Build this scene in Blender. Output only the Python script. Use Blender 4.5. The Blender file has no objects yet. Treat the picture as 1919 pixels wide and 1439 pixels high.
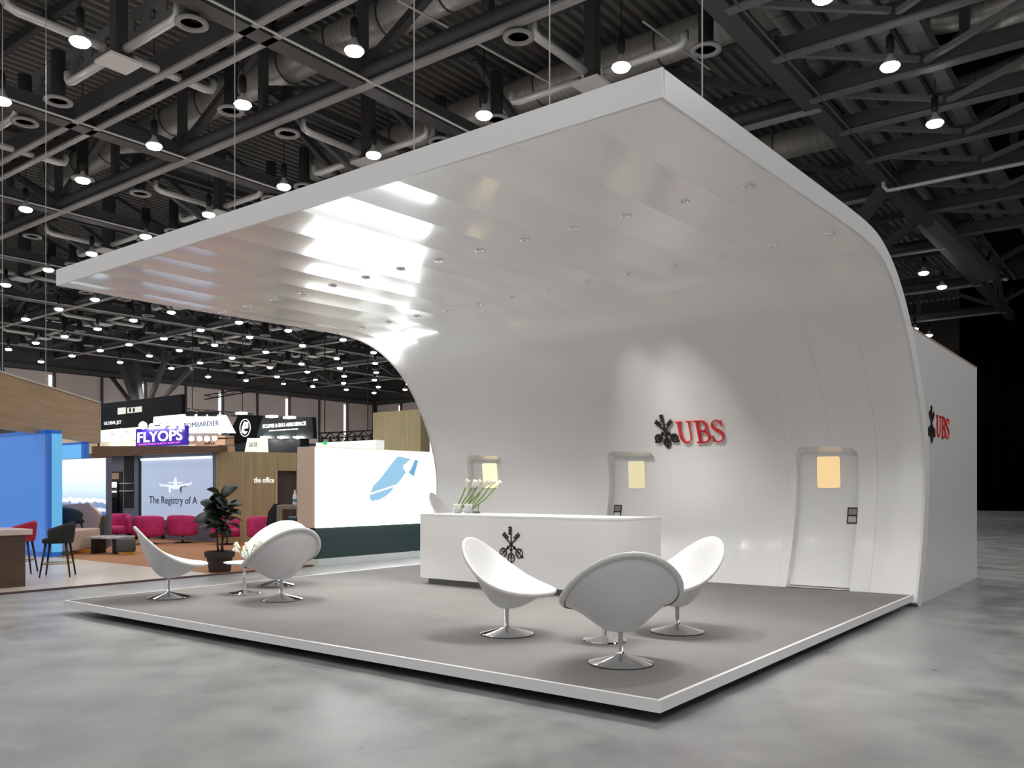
import bpy, bmesh, math, random
from mathutils import Vector, Matrix
random.seed(7)
PI = math.pi
scene = bpy.context.scene
COL = scene.collection

# ------------------------------------------------------------------ camera
F, CXP, CYP, YAW = 1604.6, 959.5, 914.0, 0.6547
CAM = Vector((3.0265, -5.7642, 1.6))
cam_data = bpy.data.cameras.new('camera')
cam_data.sensor_width = 36.0
cam_data.lens = F / 1919 * 36.0
cam_data.shift_y = (CYP - 719.5) / 1919
cam_data.clip_end = 400
cam = bpy.data.objects.new('camera', cam_data)
cam.location = CAM
cam.rotation_euler = (PI / 2, 0, YAW)
COL.objects.link(cam)
scene.camera = cam

# ------------------------------------------------------------------ world + exposure
world = bpy.data.worlds.new('hall_ambient')
scene.world = world
world.use_nodes = True
world.node_tree.nodes['Background'].inputs[0].default_value = (1.0, 0.985, 0.965, 1)
world.node_tree.nodes['Background'].inputs[1].default_value = 0.48
vs = scene.view_settings
vs.view_transform = 'Standard'
vs.look = 'None'
vs.gamma = 1.0
vs.use_curve_mapping = False
vs.exposure = 0.0
LAMP_W = 640.0        # watts of each hall lamp that throws light
DOWN_W = 110.0         # watts of each canopy downlight

# ------------------------------------------------------------------ pixel -> place
RGT = Vector((math.cos(YAW), math.sin(YAW), 0))
FWD = Vector((-math.sin(YAW), math.cos(YAW), 0))
def ray(x, y):
    return RGT * ((x - CXP) / F) + Vector((0, 0, -(y - CYP) / F)) + FWD
def onX(x, y, X):
    d = ray(x, y); return CAM + d * ((X - CAM.x) / d.x)
def onY(x, y, Y):
    d = ray(x, y); return CAM + d * ((Y - CAM.y) / d.y)
def onZ(x, y, Z):
    d = ray(x, y); return CAM + d * ((Z - CAM.z) / d.z)
FLOOR = -0.185

# ------------------------------------------------------------------ materials
MATS = {}
def mat(name, col, rough=0.5, metal=0.0, emit=None, es=0.0, coat=0.0, noise=None, bump=None, spec=0.5, trans=0.0):
    if name in MATS: return MATS[name]
    m = bpy.data.materials.new(name); m.use_nodes = True
    nt = m.node_tree; b = nt.nodes['Principled BSDF']
    c4 = (*col, 1)
    b.inputs['Base Color'].default_value = c4
    b.inputs['Roughness'].default_value = rough
    b.inputs['Metallic'].default_value = metal
    b.inputs['Specular IOR Level'].default_value = spec
    b.inputs['Coat Weight'].default_value = coat
    b.inputs['Coat Roughness'].default_value = 0.1
    b.inputs['Transmission Weight'].default_value = trans
    if emit:
        b.inputs['Emission Color'].default_value = (*emit, 1)
        b.inputs['Emission Strength'].default_value = es
    if noise or bump:
        tc = nt.nodes.new('ShaderNodeTexCoord'); mp = nt.nodes.new('ShaderNodeMapping')
        nt.links.new(tc.outputs['Object'], mp.inputs[0])
    if noise:   # (scale xyz, second colour, detail, lo, hi, rough variation)
        sc, c2, det, lo, hi, rv = noise
        mp.inputs['Scale'].default_value = sc
        n = nt.nodes.new('ShaderNodeTexNoise'); n.inputs['Detail'].default_value = det; n.inputs['Scale'].default_value = 1.0
        nt.links.new(mp.outputs[0], n.inputs['Vector'])
        r = nt.nodes.new('ShaderNodeValToRGB')
        r.color_ramp.elements[0].position = lo; r.color_ramp.elements[0].color = c4
        r.color_ramp.elements[1].position = hi; r.color_ramp.elements[1].color = (*c2, 1)
        nt.links.new(n.outputs['Fac'], r.inputs[0])
        nt.links.new(r.outputs[0], b.inputs['Base Color'])
        if rv:
            mr = nt.nodes.new('ShaderNodeMapRange')
            mr.inputs['To Min'].default_value = rough - rv; mr.inputs['To Max'].default_value = rough + rv
            mr.inputs['From Min'].default_value = 0.3; mr.inputs['From Max'].default_value = 0.7
            nt.links.new(n.outputs['Fac'], mr.inputs['Value'])
            nt.links.new(mr.outputs[0], b.inputs['Roughness'])
    if bump:    # (scale, strength, distance)
        n2 = nt.nodes.new('ShaderNodeTexNoise'); n2.inputs['Scale'].default_value = bump[0]; n2.inputs['Detail'].default_value = 4
        nt.links.new(tc.outputs['Object'], n2.inputs['Vector'])
        bp = nt.nodes.new('ShaderNodeBump'); bp.inputs['Strength'].default_value = bump[1]; bp.inputs['Distance'].default_value = bump[2]
        nt.links.new(n2.outputs['Fac'], bp.inputs['Height'])
        nt.links.new(bp.outputs[0], b.inputs['Normal'])
    MATS[name] = m
    return m

def emis(name, col, s):
    if name in MATS: return MATS[name]
    m = bpy.data.materials.new(name); m.use_nodes = True
    nt = m.node_tree; nt.nodes.clear()
    e = nt.nodes.new('ShaderNodeEmission'); o = nt.nodes.new('ShaderNodeOutputMaterial')
    e.inputs[0].default_value = (*col, 1); e.inputs[1].default_value = s
    nt.links.new(e.outputs[0], o.inputs[0])
    MATS[name] = m
    return m

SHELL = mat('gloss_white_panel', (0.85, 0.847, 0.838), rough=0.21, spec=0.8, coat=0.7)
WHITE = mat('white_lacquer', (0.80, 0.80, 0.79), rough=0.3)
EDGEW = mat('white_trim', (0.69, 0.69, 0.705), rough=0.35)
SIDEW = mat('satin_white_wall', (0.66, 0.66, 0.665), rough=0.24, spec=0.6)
CARPET = mat('platform_carpet', (0.190, 0.181, 0.174), rough=0.9, noise=((1.2, 1.2, 1.2), (0.215, 0.205, 0.197), 3, 0.35, 0.7, 0), bump=(260, 0.15, 0.004), spec=0.15)
CONC = mat('polished_concrete', (0.215, 0.215, 0.215), rough=0.36, noise=((1.5, 1.5, 1.5), (0.35, 0.35, 0.35), 14, 0.34, 0.66, 0.10), bump=(40, 0.05, 0.01), spec=0.5)
for _n in CONC.node_tree.nodes:
    if _n.type == 'TEX_NOISE' and _n.inputs['Detail'].default_value > 10: _n.inputs['Roughness'].default_value = 0.68
BLACKM = mat('matt_black', (0.006, 0.006, 0.007), rough=0.9, spec=0.1)
CHAIRW = mat('chair_white_leather', (0.64, 0.64, 0.637), rough=0.38)
CHAIRG = mat('chair_shell_grey_white', (0.66, 0.665, 0.675), rough=0.4)
CHROME = mat('chrome', (0.82, 0.82, 0.83), rough=0.08, metal=1.0)
STEEL = mat('dark_roof_steel', (0.075, 0.075, 0.077), rough=0.6)
STEELL = mat('light_grey_flange', (0.33, 0.33, 0.33), rough=0.5)
DECK = mat('corrugated_deck', (0.20, 0.195, 0.185), rough=0.45, metal=0.2)
PLATE = mat('roof_plate_grey', (0.34, 0.33, 0.32), rough=0.6, noise=((0.6, 0.6, 0.6), (0.26, 0.255, 0.25), 4, 0.3, 0.7, 0))
DUCT = mat('galvanised_duct', (0.60, 0.58, 0.54), rough=0.36, metal=0.45, noise=((6, 0.3, 0.3), (0.48, 0.465, 0.43), 3, 0.35, 0.65, 0.06))
PIPE = mat('silver_pipe', (0.75, 0.75, 0.73), rough=0.35, metal=0.3)
LAMPG = emis('lamp_glow', (1.0, 0.98, 0.95), 30)
WARM = emis('warm_room_glow', (1.0, 0.70, 0.36), 0.95)
WARM2 = emis('pale_room_glow', (0.95, 0.84, 0.52), 0.85)
WARM3 = emis('bright_room_glow', (1.0, 0.80, 0.45), 1.5)
LBOX = emis('lightbox_white', (0.97, 1.0, 0.995), 7.0)
TAILB = emis('lightbox_blue_print', (0.20, 0.50, 0.80), 0.9)
TAILB2 = emis('lightbox_pale_blue_print', (0.36, 0.66, 0.90), 0.95)
GREEN = mat('dark_green_panel', (0.006, 0.030, 0.030), rough=0.5)
RED = mat('red_letter', (0.66, 0.012, 0.012), rough=0.25, coat=0.4)
KEYB = mat('black_emblem', (0.018, 0.014, 0.012), rough=0.35)
KEYBR = mat('bronze_emblem', (0.06, 0.04, 0.03), rough=0.4)
WALLP = mat('hall_wall_panel', (0.78, 0.67, 0.63), rough=0.7, noise=((0.2, 0.2, 0.05), (0.66, 0.57, 0.54), 3, 0.3, 0.7, 0))
WALLB = mat('hall_wall_brown', (0.75, 0.56, 0.40), rough=0.7)
STRIP = emis('daylight_slot', (1, 1, 1), 1.6)
WOODH = mat('pale_oak_header', (0.47, 0.34, 0.215), rough=0.55, noise=((0.5, 6, 9), (0.36, 0.25, 0.15), 5, 0.3, 0.7, 0))
WOODD = mat('dark_walnut', (0.055, 0.032, 0.020), rough=0.5, noise=((2, 2, 14), (0.10, 0.055, 0.032), 5, 0.3, 0.7, 0))
WOODT = mat('tan_veneer', (0.44, 0.36, 0.20), rough=0.5, noise=((7, 7, 0.5), (0.33, 0.27, 0.15), 5, 0.3, 0.7, 0))
BLUEP = mat('blue_lit_panel', (0.03, 0.12, 0.4), rough=0.3, emit=(0.06, 0.22, 0.66), es=0.62)
BLUES = mat('pale_blue_lit_side', (0.1, 0.4, 0.75), rough=0.3, emit=(0.13, 0.44, 0.78), es=0.62)
BLUEF = mat('deep_blue_frame', (0.02, 0.09, 0.32), rough=0.35, emit=(0.02, 0.11, 0.42), es=0.6)
NAVY = mat('navy_fabric', (0.012, 0.03, 0.05), rough=0.85)
BLKF = mat('charcoal_fabric', (0.012, 0.014, 0.016), rough=0.8)
REDF = mat('crimson_fabric', (0.42, 0.012, 0.045), rough=0.8)
MAG = mat('magenta_velvet', (0.50, 0.018, 0.13), rough=0.75, noise=((5, 5, 5), (0.62, 0.035, 0.19), 3, 0.35, 0.65, 0))
BLUSH = mat('blush_fabric', (0.66, 0.50, 0.42), rough=0.85)
GOLD = mat('brass', (0.75, 0.52, 0.12), rough=0.25, metal=1.0)
BLKLEG = mat('black_wood', (0.008, 0.008, 0.009), rough=0.5)
MARBLE = mat('grey_marble', (0.5, 0.5, 0.5), rough=0.25, noise=((3, 3, 3), (0.75, 0.74, 0.72), 6, 0.4, 0.6, 0))
GREYF = mat('grey_ottoman_fabric', (0.09, 0.10, 0.10), rough=0.85)
ORANGEF = mat('terracotta_carpet', (0.36, 0.165, 0.075), rough=0.85)
CREAMF = mat('cream_vinyl_floor', (0.62, 0.55, 0.48), rough=0.3)
BROWNE = mat('brown_edge_strip', (0.09, 0.055, 0.05), rough=0.6)
STONE = mat('pinkish_stone_top', (0.62, 0.50, 0.45), rough=0.35)
GREYW = mat('blue_grey_wall', (0.16, 0.165, 0.21), rough=0.6)
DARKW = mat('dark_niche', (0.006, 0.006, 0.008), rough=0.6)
REGB = mat('grey_blue_backlit_graphic', (0.4, 0.45, 0.55), rough=0.5, emit=(0.36, 0.44, 0.58), es=0.75)
REGT = mat('graphic_dark_text', (0.03, 0.03, 0.04), rough=0.5)
REGL = emis('graphic_white_print', (0.9, 0.95, 1), 1.0)
LEDW = emis('led_strip', (0.85, 0.97, 1), 2.2)
WTEXT = emis('white_lit_letters', (1, 1, 1), 1.3)
LEAF = mat('backlit_dark_leaf', (0.006, 0.014, 0.006), rough=0.45)  # dark leaf green, darkened further in colour for the backlit look
POT = mat('dark_clay_pot', (0.022, 0.012, 0.009), rough=0.6)
SOIL = mat('soil', (0.02, 0.014, 0.01), rough=0.9)
STEM = mat('green_stem', (0.13, 0.24, 0.03), rough=0.5)
LILY = mat('lily_white', (0.86, 0.84, 0.70), rough=0.45)
GLASS = mat('clear_glass', (0.93, 0.96, 0.95), rough=0.05, trans=0.45)
SKYS = None

# ------------------------------------------------------------------ mesh builder
class MB:
    def __init__(s): s.v = []; s.f = []
    def add(s, vs, fs, M=None):
        o = len(s.v)
        s.v += [tuple(M @ Vector(p)) if M else tuple(p) for p in vs]
        s.f += [tuple(i + o for i in f) for f in fs]
        return s
    def box(s, x0, x1, y0, y1, z0, z1, M=None):
        v = [(x, y, z) for z in (z0, z1) for y in (y0, y1) for x in (x0, x1)]
        f = [(0, 2, 3, 1), (4, 5, 7, 6), (0, 1, 5, 4), (1, 3, 7, 5), (3, 2, 6, 7), (2, 0, 4, 6)]
        return s.add(v, f, M)
    def bbox(s, x0, x1, y0, y1, z0, z1, b=0.01, M=None):      # bevelled box
        bm = bmesh.new()
        bmesh.ops.create_cube(bm, size=1)
        for v in bm.verts:
            v.co = ((x0 + x1) / 2 + v.co.x * (x1 - x0), (y0 + y1) / 2 + v.co.y * (y1 - y0), (z0 + z1) / 2 + v.co.z * (z1 - z0))
        bmesh.ops.bevel(bm, geom=bm.edges[:], offset=b, segments=2, affect='EDGES', profile=0.6)
        bm.verts.index_update()
        s.add([tuple(v.co) for v in bm.verts], [tuple(v.index for v in f.verts) for f in bm.faces], M)
        bm.free(); return s
    def bar(s, p, q, w, h=None, up=(0, 0, 1)):                # square bar from p to q
        p = Vector(p); q = Vector(q); h = h or w
        d = (q - p).normalized(); u = Vector(up)
        if abs(d.dot(u)) > 0.99: u = Vector((1, 0, 0))
        a = d.cross(u).normalized() * (w / 2); b = a.cross(d).normalized() * (h / 2)
        v = [p - a - b, p + a - b, p + a + b, p - a + b, q - a - b, q + a - b, q + a + b, q - a + b]
        return s.add(v, [(3, 2, 1, 0), (4, 5, 6, 7), (0, 1, 5, 4), (1, 2, 6, 5), (2, 3, 7, 6), (3, 0, 4, 7)])
    def tube(s, pts, r, n=10, cap=True):
        pts = [Vector(p) for p in pts]
        rs = r if isinstance(r, (list, tuple)) else [r] * len(pts)
        o = len(s.v); prev = None
        for i, p in enumerate(pts):
            d = (pts[min(i + 1, len(pts) - 1)] - pts[max(i - 1, 0)]).normalized()
            if prev is None:
                u = Vector((0, 0, 1)) if abs(d.z) < 0.9 else Vector((1, 0, 0))
                a = d.cross(u).normalized()
            else:
                a = (prev - d * prev.dot(d)).normalized()
            prev = a; b = d.cross(a)
            for k in range(n):
                t = 2 * PI * k / n
                s.v.append(tuple(p + a * (math.cos(t) * rs[i]) + b * (math.sin(t) * rs[i])))
        for i in range(len(pts) - 1):
            for k in range(n):
                k2 = (k + 1) % n
                s.f.append((o + i * n + k, o + i * n + k2, o + (i + 1) * n + k2, o + (i + 1) * n + k))
        if cap:
            s.f.append(tuple(o + k for k in reversed(range(n))))
            s.f.append(tuple(o + (len(pts) - 1) * n + k for k in range(n)))
        return s
    def lathe(s, prof, n=24, c=(0, 0, 0), M=None):
        o = len(s.v); P = []
        for r, z in prof:
            for k in range(n):
                t = 2 * PI * k / n
                P.append((c[0] + r * math.cos(t), c[1] + r * math.sin(t), c[2] + z))
        fs = []
        for i in range(len(prof) - 1):
            for k in range(n):
                k2 = (k + 1) % n
                fs.append((i * n + k, i * n + k2, (i + 1) * n + k2, (i + 1) * n + k))
        if prof[0][0] > 1e-5: fs.append(tuple(reversed(range(n))))
        if prof[-1][0] > 1e-5: fs.append(tuple((len(prof) - 1) * n + k for k in range(n)))
        return s.add(P, fs, M)
    def prism(s, poly, d, M=None):                            # 2D poly in local xy, extruded from z=0 to z=d
        n = len(poly)
        v = [(x, y, 0) for x, y in poly] + [(x, y, d) for x, y in poly]
        f = [tuple(reversed(range(n))), tuple(range(n, 2 * n))] + [(i, (i + 1) % n, n + (i + 1) % n, n + i) for i in range(n)]
        return s.add(v, f, M)
    def ribbon(s, pts, ws, d, M=None):                        # flat stroke in local xy
        pts = [Vector(p) for p in pts]
        if not isinstance(ws, (list, tuple)): ws = [ws] * len(pts)
        L = []; Rr = []
        for i, p in enumerate(pts):
            t = (pts[min(i + 1, len(pts) - 1)] - pts[max(i - 1, 0)]).normalized()
            nn = Vector((-t.y, t.x)) * ws[i] / 2
            L.append(p + nn); Rr.append(p - nn)
        for i in range(len(pts) - 1):
            s.prism([tuple(Rr[i]), tuple(Rr[i + 1]), tuple(L[i + 1]), tuple(L[i])], d, M)
        return s
    def ring(s, cx, cy, r, w, d, M=None, a0=0, a1=2 * PI, n=24):
        pts = [(cx + r * math.cos(a0 + (a1 - a0) * i / n), cy + r * math.sin(a0 + (a1 - a0) * i / n)) for i in range(n + 1)]
        return s.ribbon(pts, w, d, M)
    def build(s, name, m, parent=None, smooth=False, loc=None, subsurf=0):
        me = bpy.data.meshes.new(name)
        me.from_pydata(s.v, [], s.f); me.update()
        bm = bmesh.new(); bm.from_mesh(me)
        bmesh.ops.recalc_face_normals(bm, faces=bm.faces[:])
        bm.to_mesh(me); bm.free()
        if m: me.materials.append(m)
        if smooth:
            for p in me.polygons: p.use_smooth = True
        o = bpy.data.objects.new(name, me); COL.objects.link(o)
        if loc is not None: o.location = loc
        if parent: o.parent = parent
        if subsurf:
            md = o.modifiers.new('sub', 'SUBSURF'); md.levels = subsurf; md.render_levels = subsurf
        return o

def autosmooth(o, ang=0.6):
    for p in o.data.polygons: p.use_smooth = True
    me = o.data
    bm = bmesh.new(); bm.from_mesh(me)
    for e in bm.edges:
        if len(e.link_faces) == 2 and e.calc_face_angle(0) > ang: e.smooth = False
    bm.to_mesh(me); bm.free()
    return o

def tag(o, label=None, cat=None, group=None, kind=None):
    if label: o['label'] = label
    if cat: o['category'] = cat
    if group: o['group'] = group
    if kind: o['kind'] = kind
    return o
def thing(name, label, cat, loc=(0, 0, 0), rz=0, group=None, kind=None):
    o = bpy.data.objects.new(name, None); COL.objects.link(o)
    o.empty_display_size = 0.1
    o.location = loc; o.rotation_euler = (0, 0, rz)
    return tag(o, label, cat, group, kind)
def struct(name, mb, m, label=None, parent=None):
    o = mb.build(name, m, parent)
    if not parent: o['kind'] = 'structure'
    if label: o['label'] = label
    return o
def copy_tree(o, parent=None):
    c = o.copy(); COL.objects.link(c)
    if parent: c.parent = parent
    for ch in list(o.children): copy_tree(ch, c)
    return c
def frame(origin, u, v):                                      # local xy -> plane with axes u, v
    u = Vector(u).normalized(); v = Vector(v).normalized(); n = u.cross(v)
    return Matrix(((u.x, v.x, n.x, origin[0]), (u.y, v.y, n.y, origin[1]), (u.z, v.z, n.z, origin[2]), (0, 0, 0, 1)))
def text_mesh(body, size, M, m, parent, name='lettering', depth=0.01, align='LEFT', width=None, shear=0.0, bold=0.0, spacing=1.0):
    cu = bpy.data.curves.new(name, 'FONT')
    cu.body = body; cu.size = size; cu.extrude = depth; cu.align_x = align; cu.offset = bold; cu.shear = shear
    cu.space_character = spacing; cu.resolution_u = 3
    t = bpy.data.objects.new(name, cu); COL.objects.link(t)
    dg = bpy.context.evaluated_depsgraph_get(); dg.update()
    me = bpy.data.meshes.new_from_object(t.evaluated_get(dg))
    bpy.data.objects.remove(t)
    if width:
        xs = [v.co.x for v in me.vertices]; k = width / (max(xs) - min(xs)); x0 = min(xs)
        for v in me.vertices: v.co.x = (v.co.x - x0) * k
    for v in me.vertices: v.co = M @ v.co
    me.materials.clear(); me.materials.append(m)
    o = bpy.data.objects.new(name, me); COL.objects.link(o)
    if parent: o.parent = parent
    return o
def light(name, kind, loc, energy, col=(1, 1, 1), size=0.1, target=None, angle=1.0, blend=0.5, parent=None):
    l = bpy.data.lights.new(name, kind); l.energy = energy; l.color = col
    if kind == 'AREA': l.shape = 'DISK'; l.size = size
    else: l.shadow_soft_size = size
    if kind == 'SPOT': l.spot_size = angle; l.spot_blend = blend
    o = bpy.data.objects.new(name, l); COL.objects.link(o); o.location = loc
    if target is not None:
        d = Vector(target) - Vector(loc)
        o.rotation_euler = d.to_track_quat('-Z', 'Y').to_euler()
    if parent: o.parent = parent
    return o

# ================================================================== HALL STRUCTURE
XW, YW = -86.0, 78.4
fl = MB().box(XW, 40, -30, YW + 12, FLOOR - 0.3, FLOOR)
tag(struct('floor', fl, CONC, 'polished grey concrete hall floor'))

# roof deck: real corrugation, ridges along Y
def corr(x0, x1, y0, y1, z, per=0.44, h=0.16):
    mb = MB(); n = int((x1 - x0) / per); pr = []
    for i in range(n):
        a = x0 + i * per
        pr += [(a, z + h), (a + per * 0.38, z + h), (a + per * 0.5, z), (a + per * 0.88, z)]
    pr.append((x0 + n * per, z + h))
    v = []; f = []
    for x, zz in pr: v += [(x, y0, zz), (x, y1, zz)]
    for i in range(len(pr) - 1): f.append((2 * i, 2 * i + 1, 2 * i + 3, 2 * i + 2))
    return mb.add(v, f)
ROOF = 18.3
ceil = corr(XW, -6.6, -4, YW, ROOF).build('ceiling', DECK)
tag(ceil, 'dark corrugated steel roof deck over the hall', kind='structure')
MB().box(XW, 40, -4, YW + 12, ROOF + 0.3, ROOF + 0.5).build('roof_slab', BLACKM, ceil)
# purlins under the deck (along X)
for i, y in enumerate([3.0, 8.2, 18.6, 29.0, 39.4, 49.8, 60.2, 70.6]):
    MB().box(XW, -6.6, y - 0.12, y + 0.12, ROOF - 0.35, ROOF - 0.02).build('purlin', STEEL, ceil)
# plate ceiling of the side bay with joists
PZ = 15.6
for k in range(10):
    y0 = 12.9 + 3.4 * k
    MB().box(-6.6, -2.9, y0 + 0.03, y0 + 3.37, PZ + 0.25, PZ + 0.32).build('roof_plate', PLATE, ceil)
for k in range(5):
    x = -6.0 + 0.75 * k
    MB().box(x - 0.05, x + 0.05, 12.9, 46.9, PZ + 0.05, PZ + 0.25).build('joist', STEEL, ceil)

# hall walls with clad panels and narrow daylight slots
wl = struct('wall_left', MB().box(XW - 0.4, XW, -10, YW, FLOOR, ROOF), mat('hall_wall_grey', (0.09, 0.085, 0.085), rough=0.8), 'pale panelled hall wall at the far left')
wb = struct('wall_back', MB().box(XW, -9, YW, YW + 0.4, FLOOR, ROOF), MATS['hall_wall_grey'], 'far panelled hall end wall')
def clad(parent, axis, a0, a1, step, plane, sgn):
    n = round((a1 - a0) / step); step = (a1 - a0) / n
    for i in range(n):
        p, q = a0 + i * step + 0.12, a0 + (i + 1) * step - 0.12
        for z0, z1, m in ((7.4, 13.2, WALLP), (FLOOR, 6.6, WALLB)):
            mb = MB()
            if axis == 'y': mb.box(plane, plane + 0.12, p, q, z0, z1)
            else: mb.box(p, q, plane - 0.12, plane, z0, z1)
            mb.build('panel', m, parent)
        if i % 2 == 0:
            mb = MB()
            if axis == 'y': mb.box(plane + 0.12, plane + 0.16, q - 0.42, q - 0.10, 7.9, 12.9)
            else: mb.box(q - 0.42, q - 0.10, plane - 0.16, plane - 0.12, 7.9, 12.9)
            mb.build('daylight_slot', STRIP, parent)
        mb = MB()
        if axis == 'y': mb.box(plane + 0.1, plane + 0.35, q + 0.02, q + 0.2, FLOOR, 13.6)
        else: mb.box(q + 0.02, q + 0.2, plane - 0.35, plane - 0.1, FLOOR, 13.6)
        mb.build('post', STEEL, parent)
    mb = MB()
    if axis == 'y': mb.box(plane + 0.02, plane + 0.4, a0, a1, 13.3, 13.7).box(plane + 0.02, plane + 0.3, a0, a1, 6.7, 7.3)
    else: mb.box(a0, a1, plane - 0.4, plane - 0.02, 13.3, 13.7).box(a0, a1, plane - 0.3, plane - 0.02, 6.7, 7.3)
    mb.build('rail', STEEL, parent)
clad(wl, 'y', 20, YW - 0.5, 4.85, XW, 1)
clad(wb, 'x', XW + 0.5, -12, 4.85, YW, -1)

# tall folded black sheet, made up to fill the black void at right
cm = MB(); pts = []
x = -10.2; i = 0
while x < 30:
    pts.append((x, 70 + (0.12 if i % 2 else -0.12))); x += 0.45; i += 1
v = []; f = []
for p in pts: v += [(p[0], p[1], FLOOR), (p[0], p[1], 17.6)]
for j in range(len(pts) - 1): f.append((2 * j, 2 * j + 2, 2 * j + 3, 2 * j + 1))
o = cm.add(v, f).build('void_sheet', mat('void_black', (0.0015, 0.0015, 0.0018), rough=0.98, spec=0.02))
tag(o, 'tall black sheet added to fill the dark void behind the white booth', 'backdrop')
md = o.modifiers.new('thick', 'SOLIDIFY'); md.thickness = 0.02

# ================================================================== ROOF STEELWORK
CH = 14.5                                     # lower chord height
ordinal = ['nearest', 'second', 'third', 'fourth', 'fifth', 'sixth', 'seventh', 'eighth']
nodeX = [-17.6 - 10.4 * k for k in range(-1, 7)]          # -7.2, -17.6, -28 ...
def x_truss(y, label, x0, x1, light_flange=True):
    t = thing('roof_truss', label, 'roof truss', ((x0 + x1) / 2, y, CH), group=None)
    P = lambda mb, n, m: (mb.build(n, m, t), )
    cx = (x0 + x1) / 2
    def b(n, mb, m, sm=False):
        o = mb.build(n, m, t, smooth=sm)
        o.location = (-cx, -y, -CH); return o
    b('chord', MB().tube([(x0, y, CH + 0.42), (x1, y, CH + 0.42)], 0.24, 12), STEEL, True)
    b('flange', MB().box(x0, x1, y - 0.16, y + 0.16, CH - 0.03, CH + 0.05), STEELL if light_flange else STEEL)
    b('web', MB().box(x0, x1, y - 0.03, y + 0.03, CH + 0.05, CH + 0.3), STEEL)
    b('top_chord', MB().box(x0, x1, y - 0.14, y + 0.14, 17.6, 17.9), STEEL)
    for xn in nodeX:
        if not (x0 - 0.5 < xn < x1 + 0.5): continue
        b('vertical', MB().box(xn - 0.14, xn + 0.14, y - 0.14, y + 0.14, CH + 0.4, 17.6), STEEL)
        for s in (-1, 1):
            xm = xn + s * 5.2
            b('diagonal', MB().bar((xn + s * 0.15, y, CH + 0.6), (xm - s * 0.2, y, 17.5), 0.26), STEEL)
        b('vertical', MB().box(xn + 5.06, xn + 5.34, y - 0.13, y + 0.13, CH + 0.4, 17.6), STEEL)
        b('gusset', MB().box(xn - 0.6, xn + 0.6, y - 0.05, y + 0.05, CH + 0.3, CH + 1.1), STEEL)
    return t
YT = [13.2, 23.8, 34.4, 45.0, 55.6, 66.2]
names = ['long roof truss with a light lower flange, nearest above the white canopy',
         'second long roof truss with light lower flange, counted from the canopy',
         'third long roof truss with light lower flange, counted from the canopy',
         'fourth long roof truss from the canopy, far back under the hall roof',
         'fifth long roof truss from the canopy, far back under the hall roof',
         'last long roof truss, just in front of the far hall end wall']
for y, nm in zip(YT, names): x_truss(y, nm, XW + 0.5, -6.4)

# the perforated twin beam at upper left
t = thing('perforated_beam', 'twin roof beam with light flanges and a row of oval holes', 'roof beam', (-40, 9.2, CH))
for yy in (8.85, 9.6):
    MB().box(-46, 33.4, yy - 9.2 - 0.11, yy - 9.2 + 0.11, -0.02, 0.06).build('flange', STEELL, t)
    MB().box(-46, 33.4, yy - 9.2 - 0.04, yy - 9.2 + 0.04, 0.06, 0.75).build('web', STEEL, t)
mb = MB()
for k in range(66):
    xx = -46 + k * 1.2
    mb.box(xx, xx + 0.42, -0.33, 0.38, 0.42, 0.5)
for yy in (-0.3, 0.30): mb.box(-46, 33.4, yy - 0.08, yy + 0.08, 0.42, 0.5)
mb.build('ladder_plate', mat('mid_steel', (0.20, 0.20, 0.20), rough=0.6), t)
# further perforated web behind it
mb = MB(); mb.box(-46, 33.4, -1.0, -0.92, 1.1, 1.3); mb.box(-46, 33.4, -1.0, -0.92, 1.7, 2.0)
for k in range(88): mb.box(-46 + k * 0.9, -46 + k * 0.9 + 0.5, -1.0, -0.92, 1.3, 1.7)
mb.build('castellated_web', MATS['mid_steel'], t)

# cross beams along Y
posn = ['above the right corner of the canopy', 'passing over the middle of the canopy', 'second to the left of the canopy',
        'third to the left of the canopy', 'fourth to the left of the canopy', 'fifth to the left of the canopy',
        'sixth to the left of the canopy', 'farthest to the left, near the panelled wall']
for k, xn in enumerate(nodeX):
    xb = -6.6 if k == 0 else xn
    t = thing('cross_beam', 'dark steel box beam crossing the trusses, ' + posn[k], 'roof beam', (xb, 0, CH))
    y0 = 4.0 if k else 8.0
    MB().box(-0.17, 0.17, y0, YW - 1, 0.02, 0.62).build('beam', STEEL, t)
    MB().box(-0.30, 0.30, y0, YW - 1, -0.02, 0.05).build('flange', STEEL, t)
    MB().box(-0.14, 0.14, y0, YW - 1, 3.1, 3.35).build('top_chord', STEEL, t)
    for yt in YT:
        for s in ((-1, 1) if yt > 20 else (1,)):
            MB().bar((0, yt + s * 0.3, 0.55), (0, yt + s * 5.0, 3.15), 0.24).build('diagonal', STEEL, t)
    # tube clipped along the beam
    MB().tube([(0.5, y0, 0.0), (0.5, YW - 2, 0.0)], 0.04, 6).build('conduit', PIPE if k else STEEL, t, smooth=True)

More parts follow.
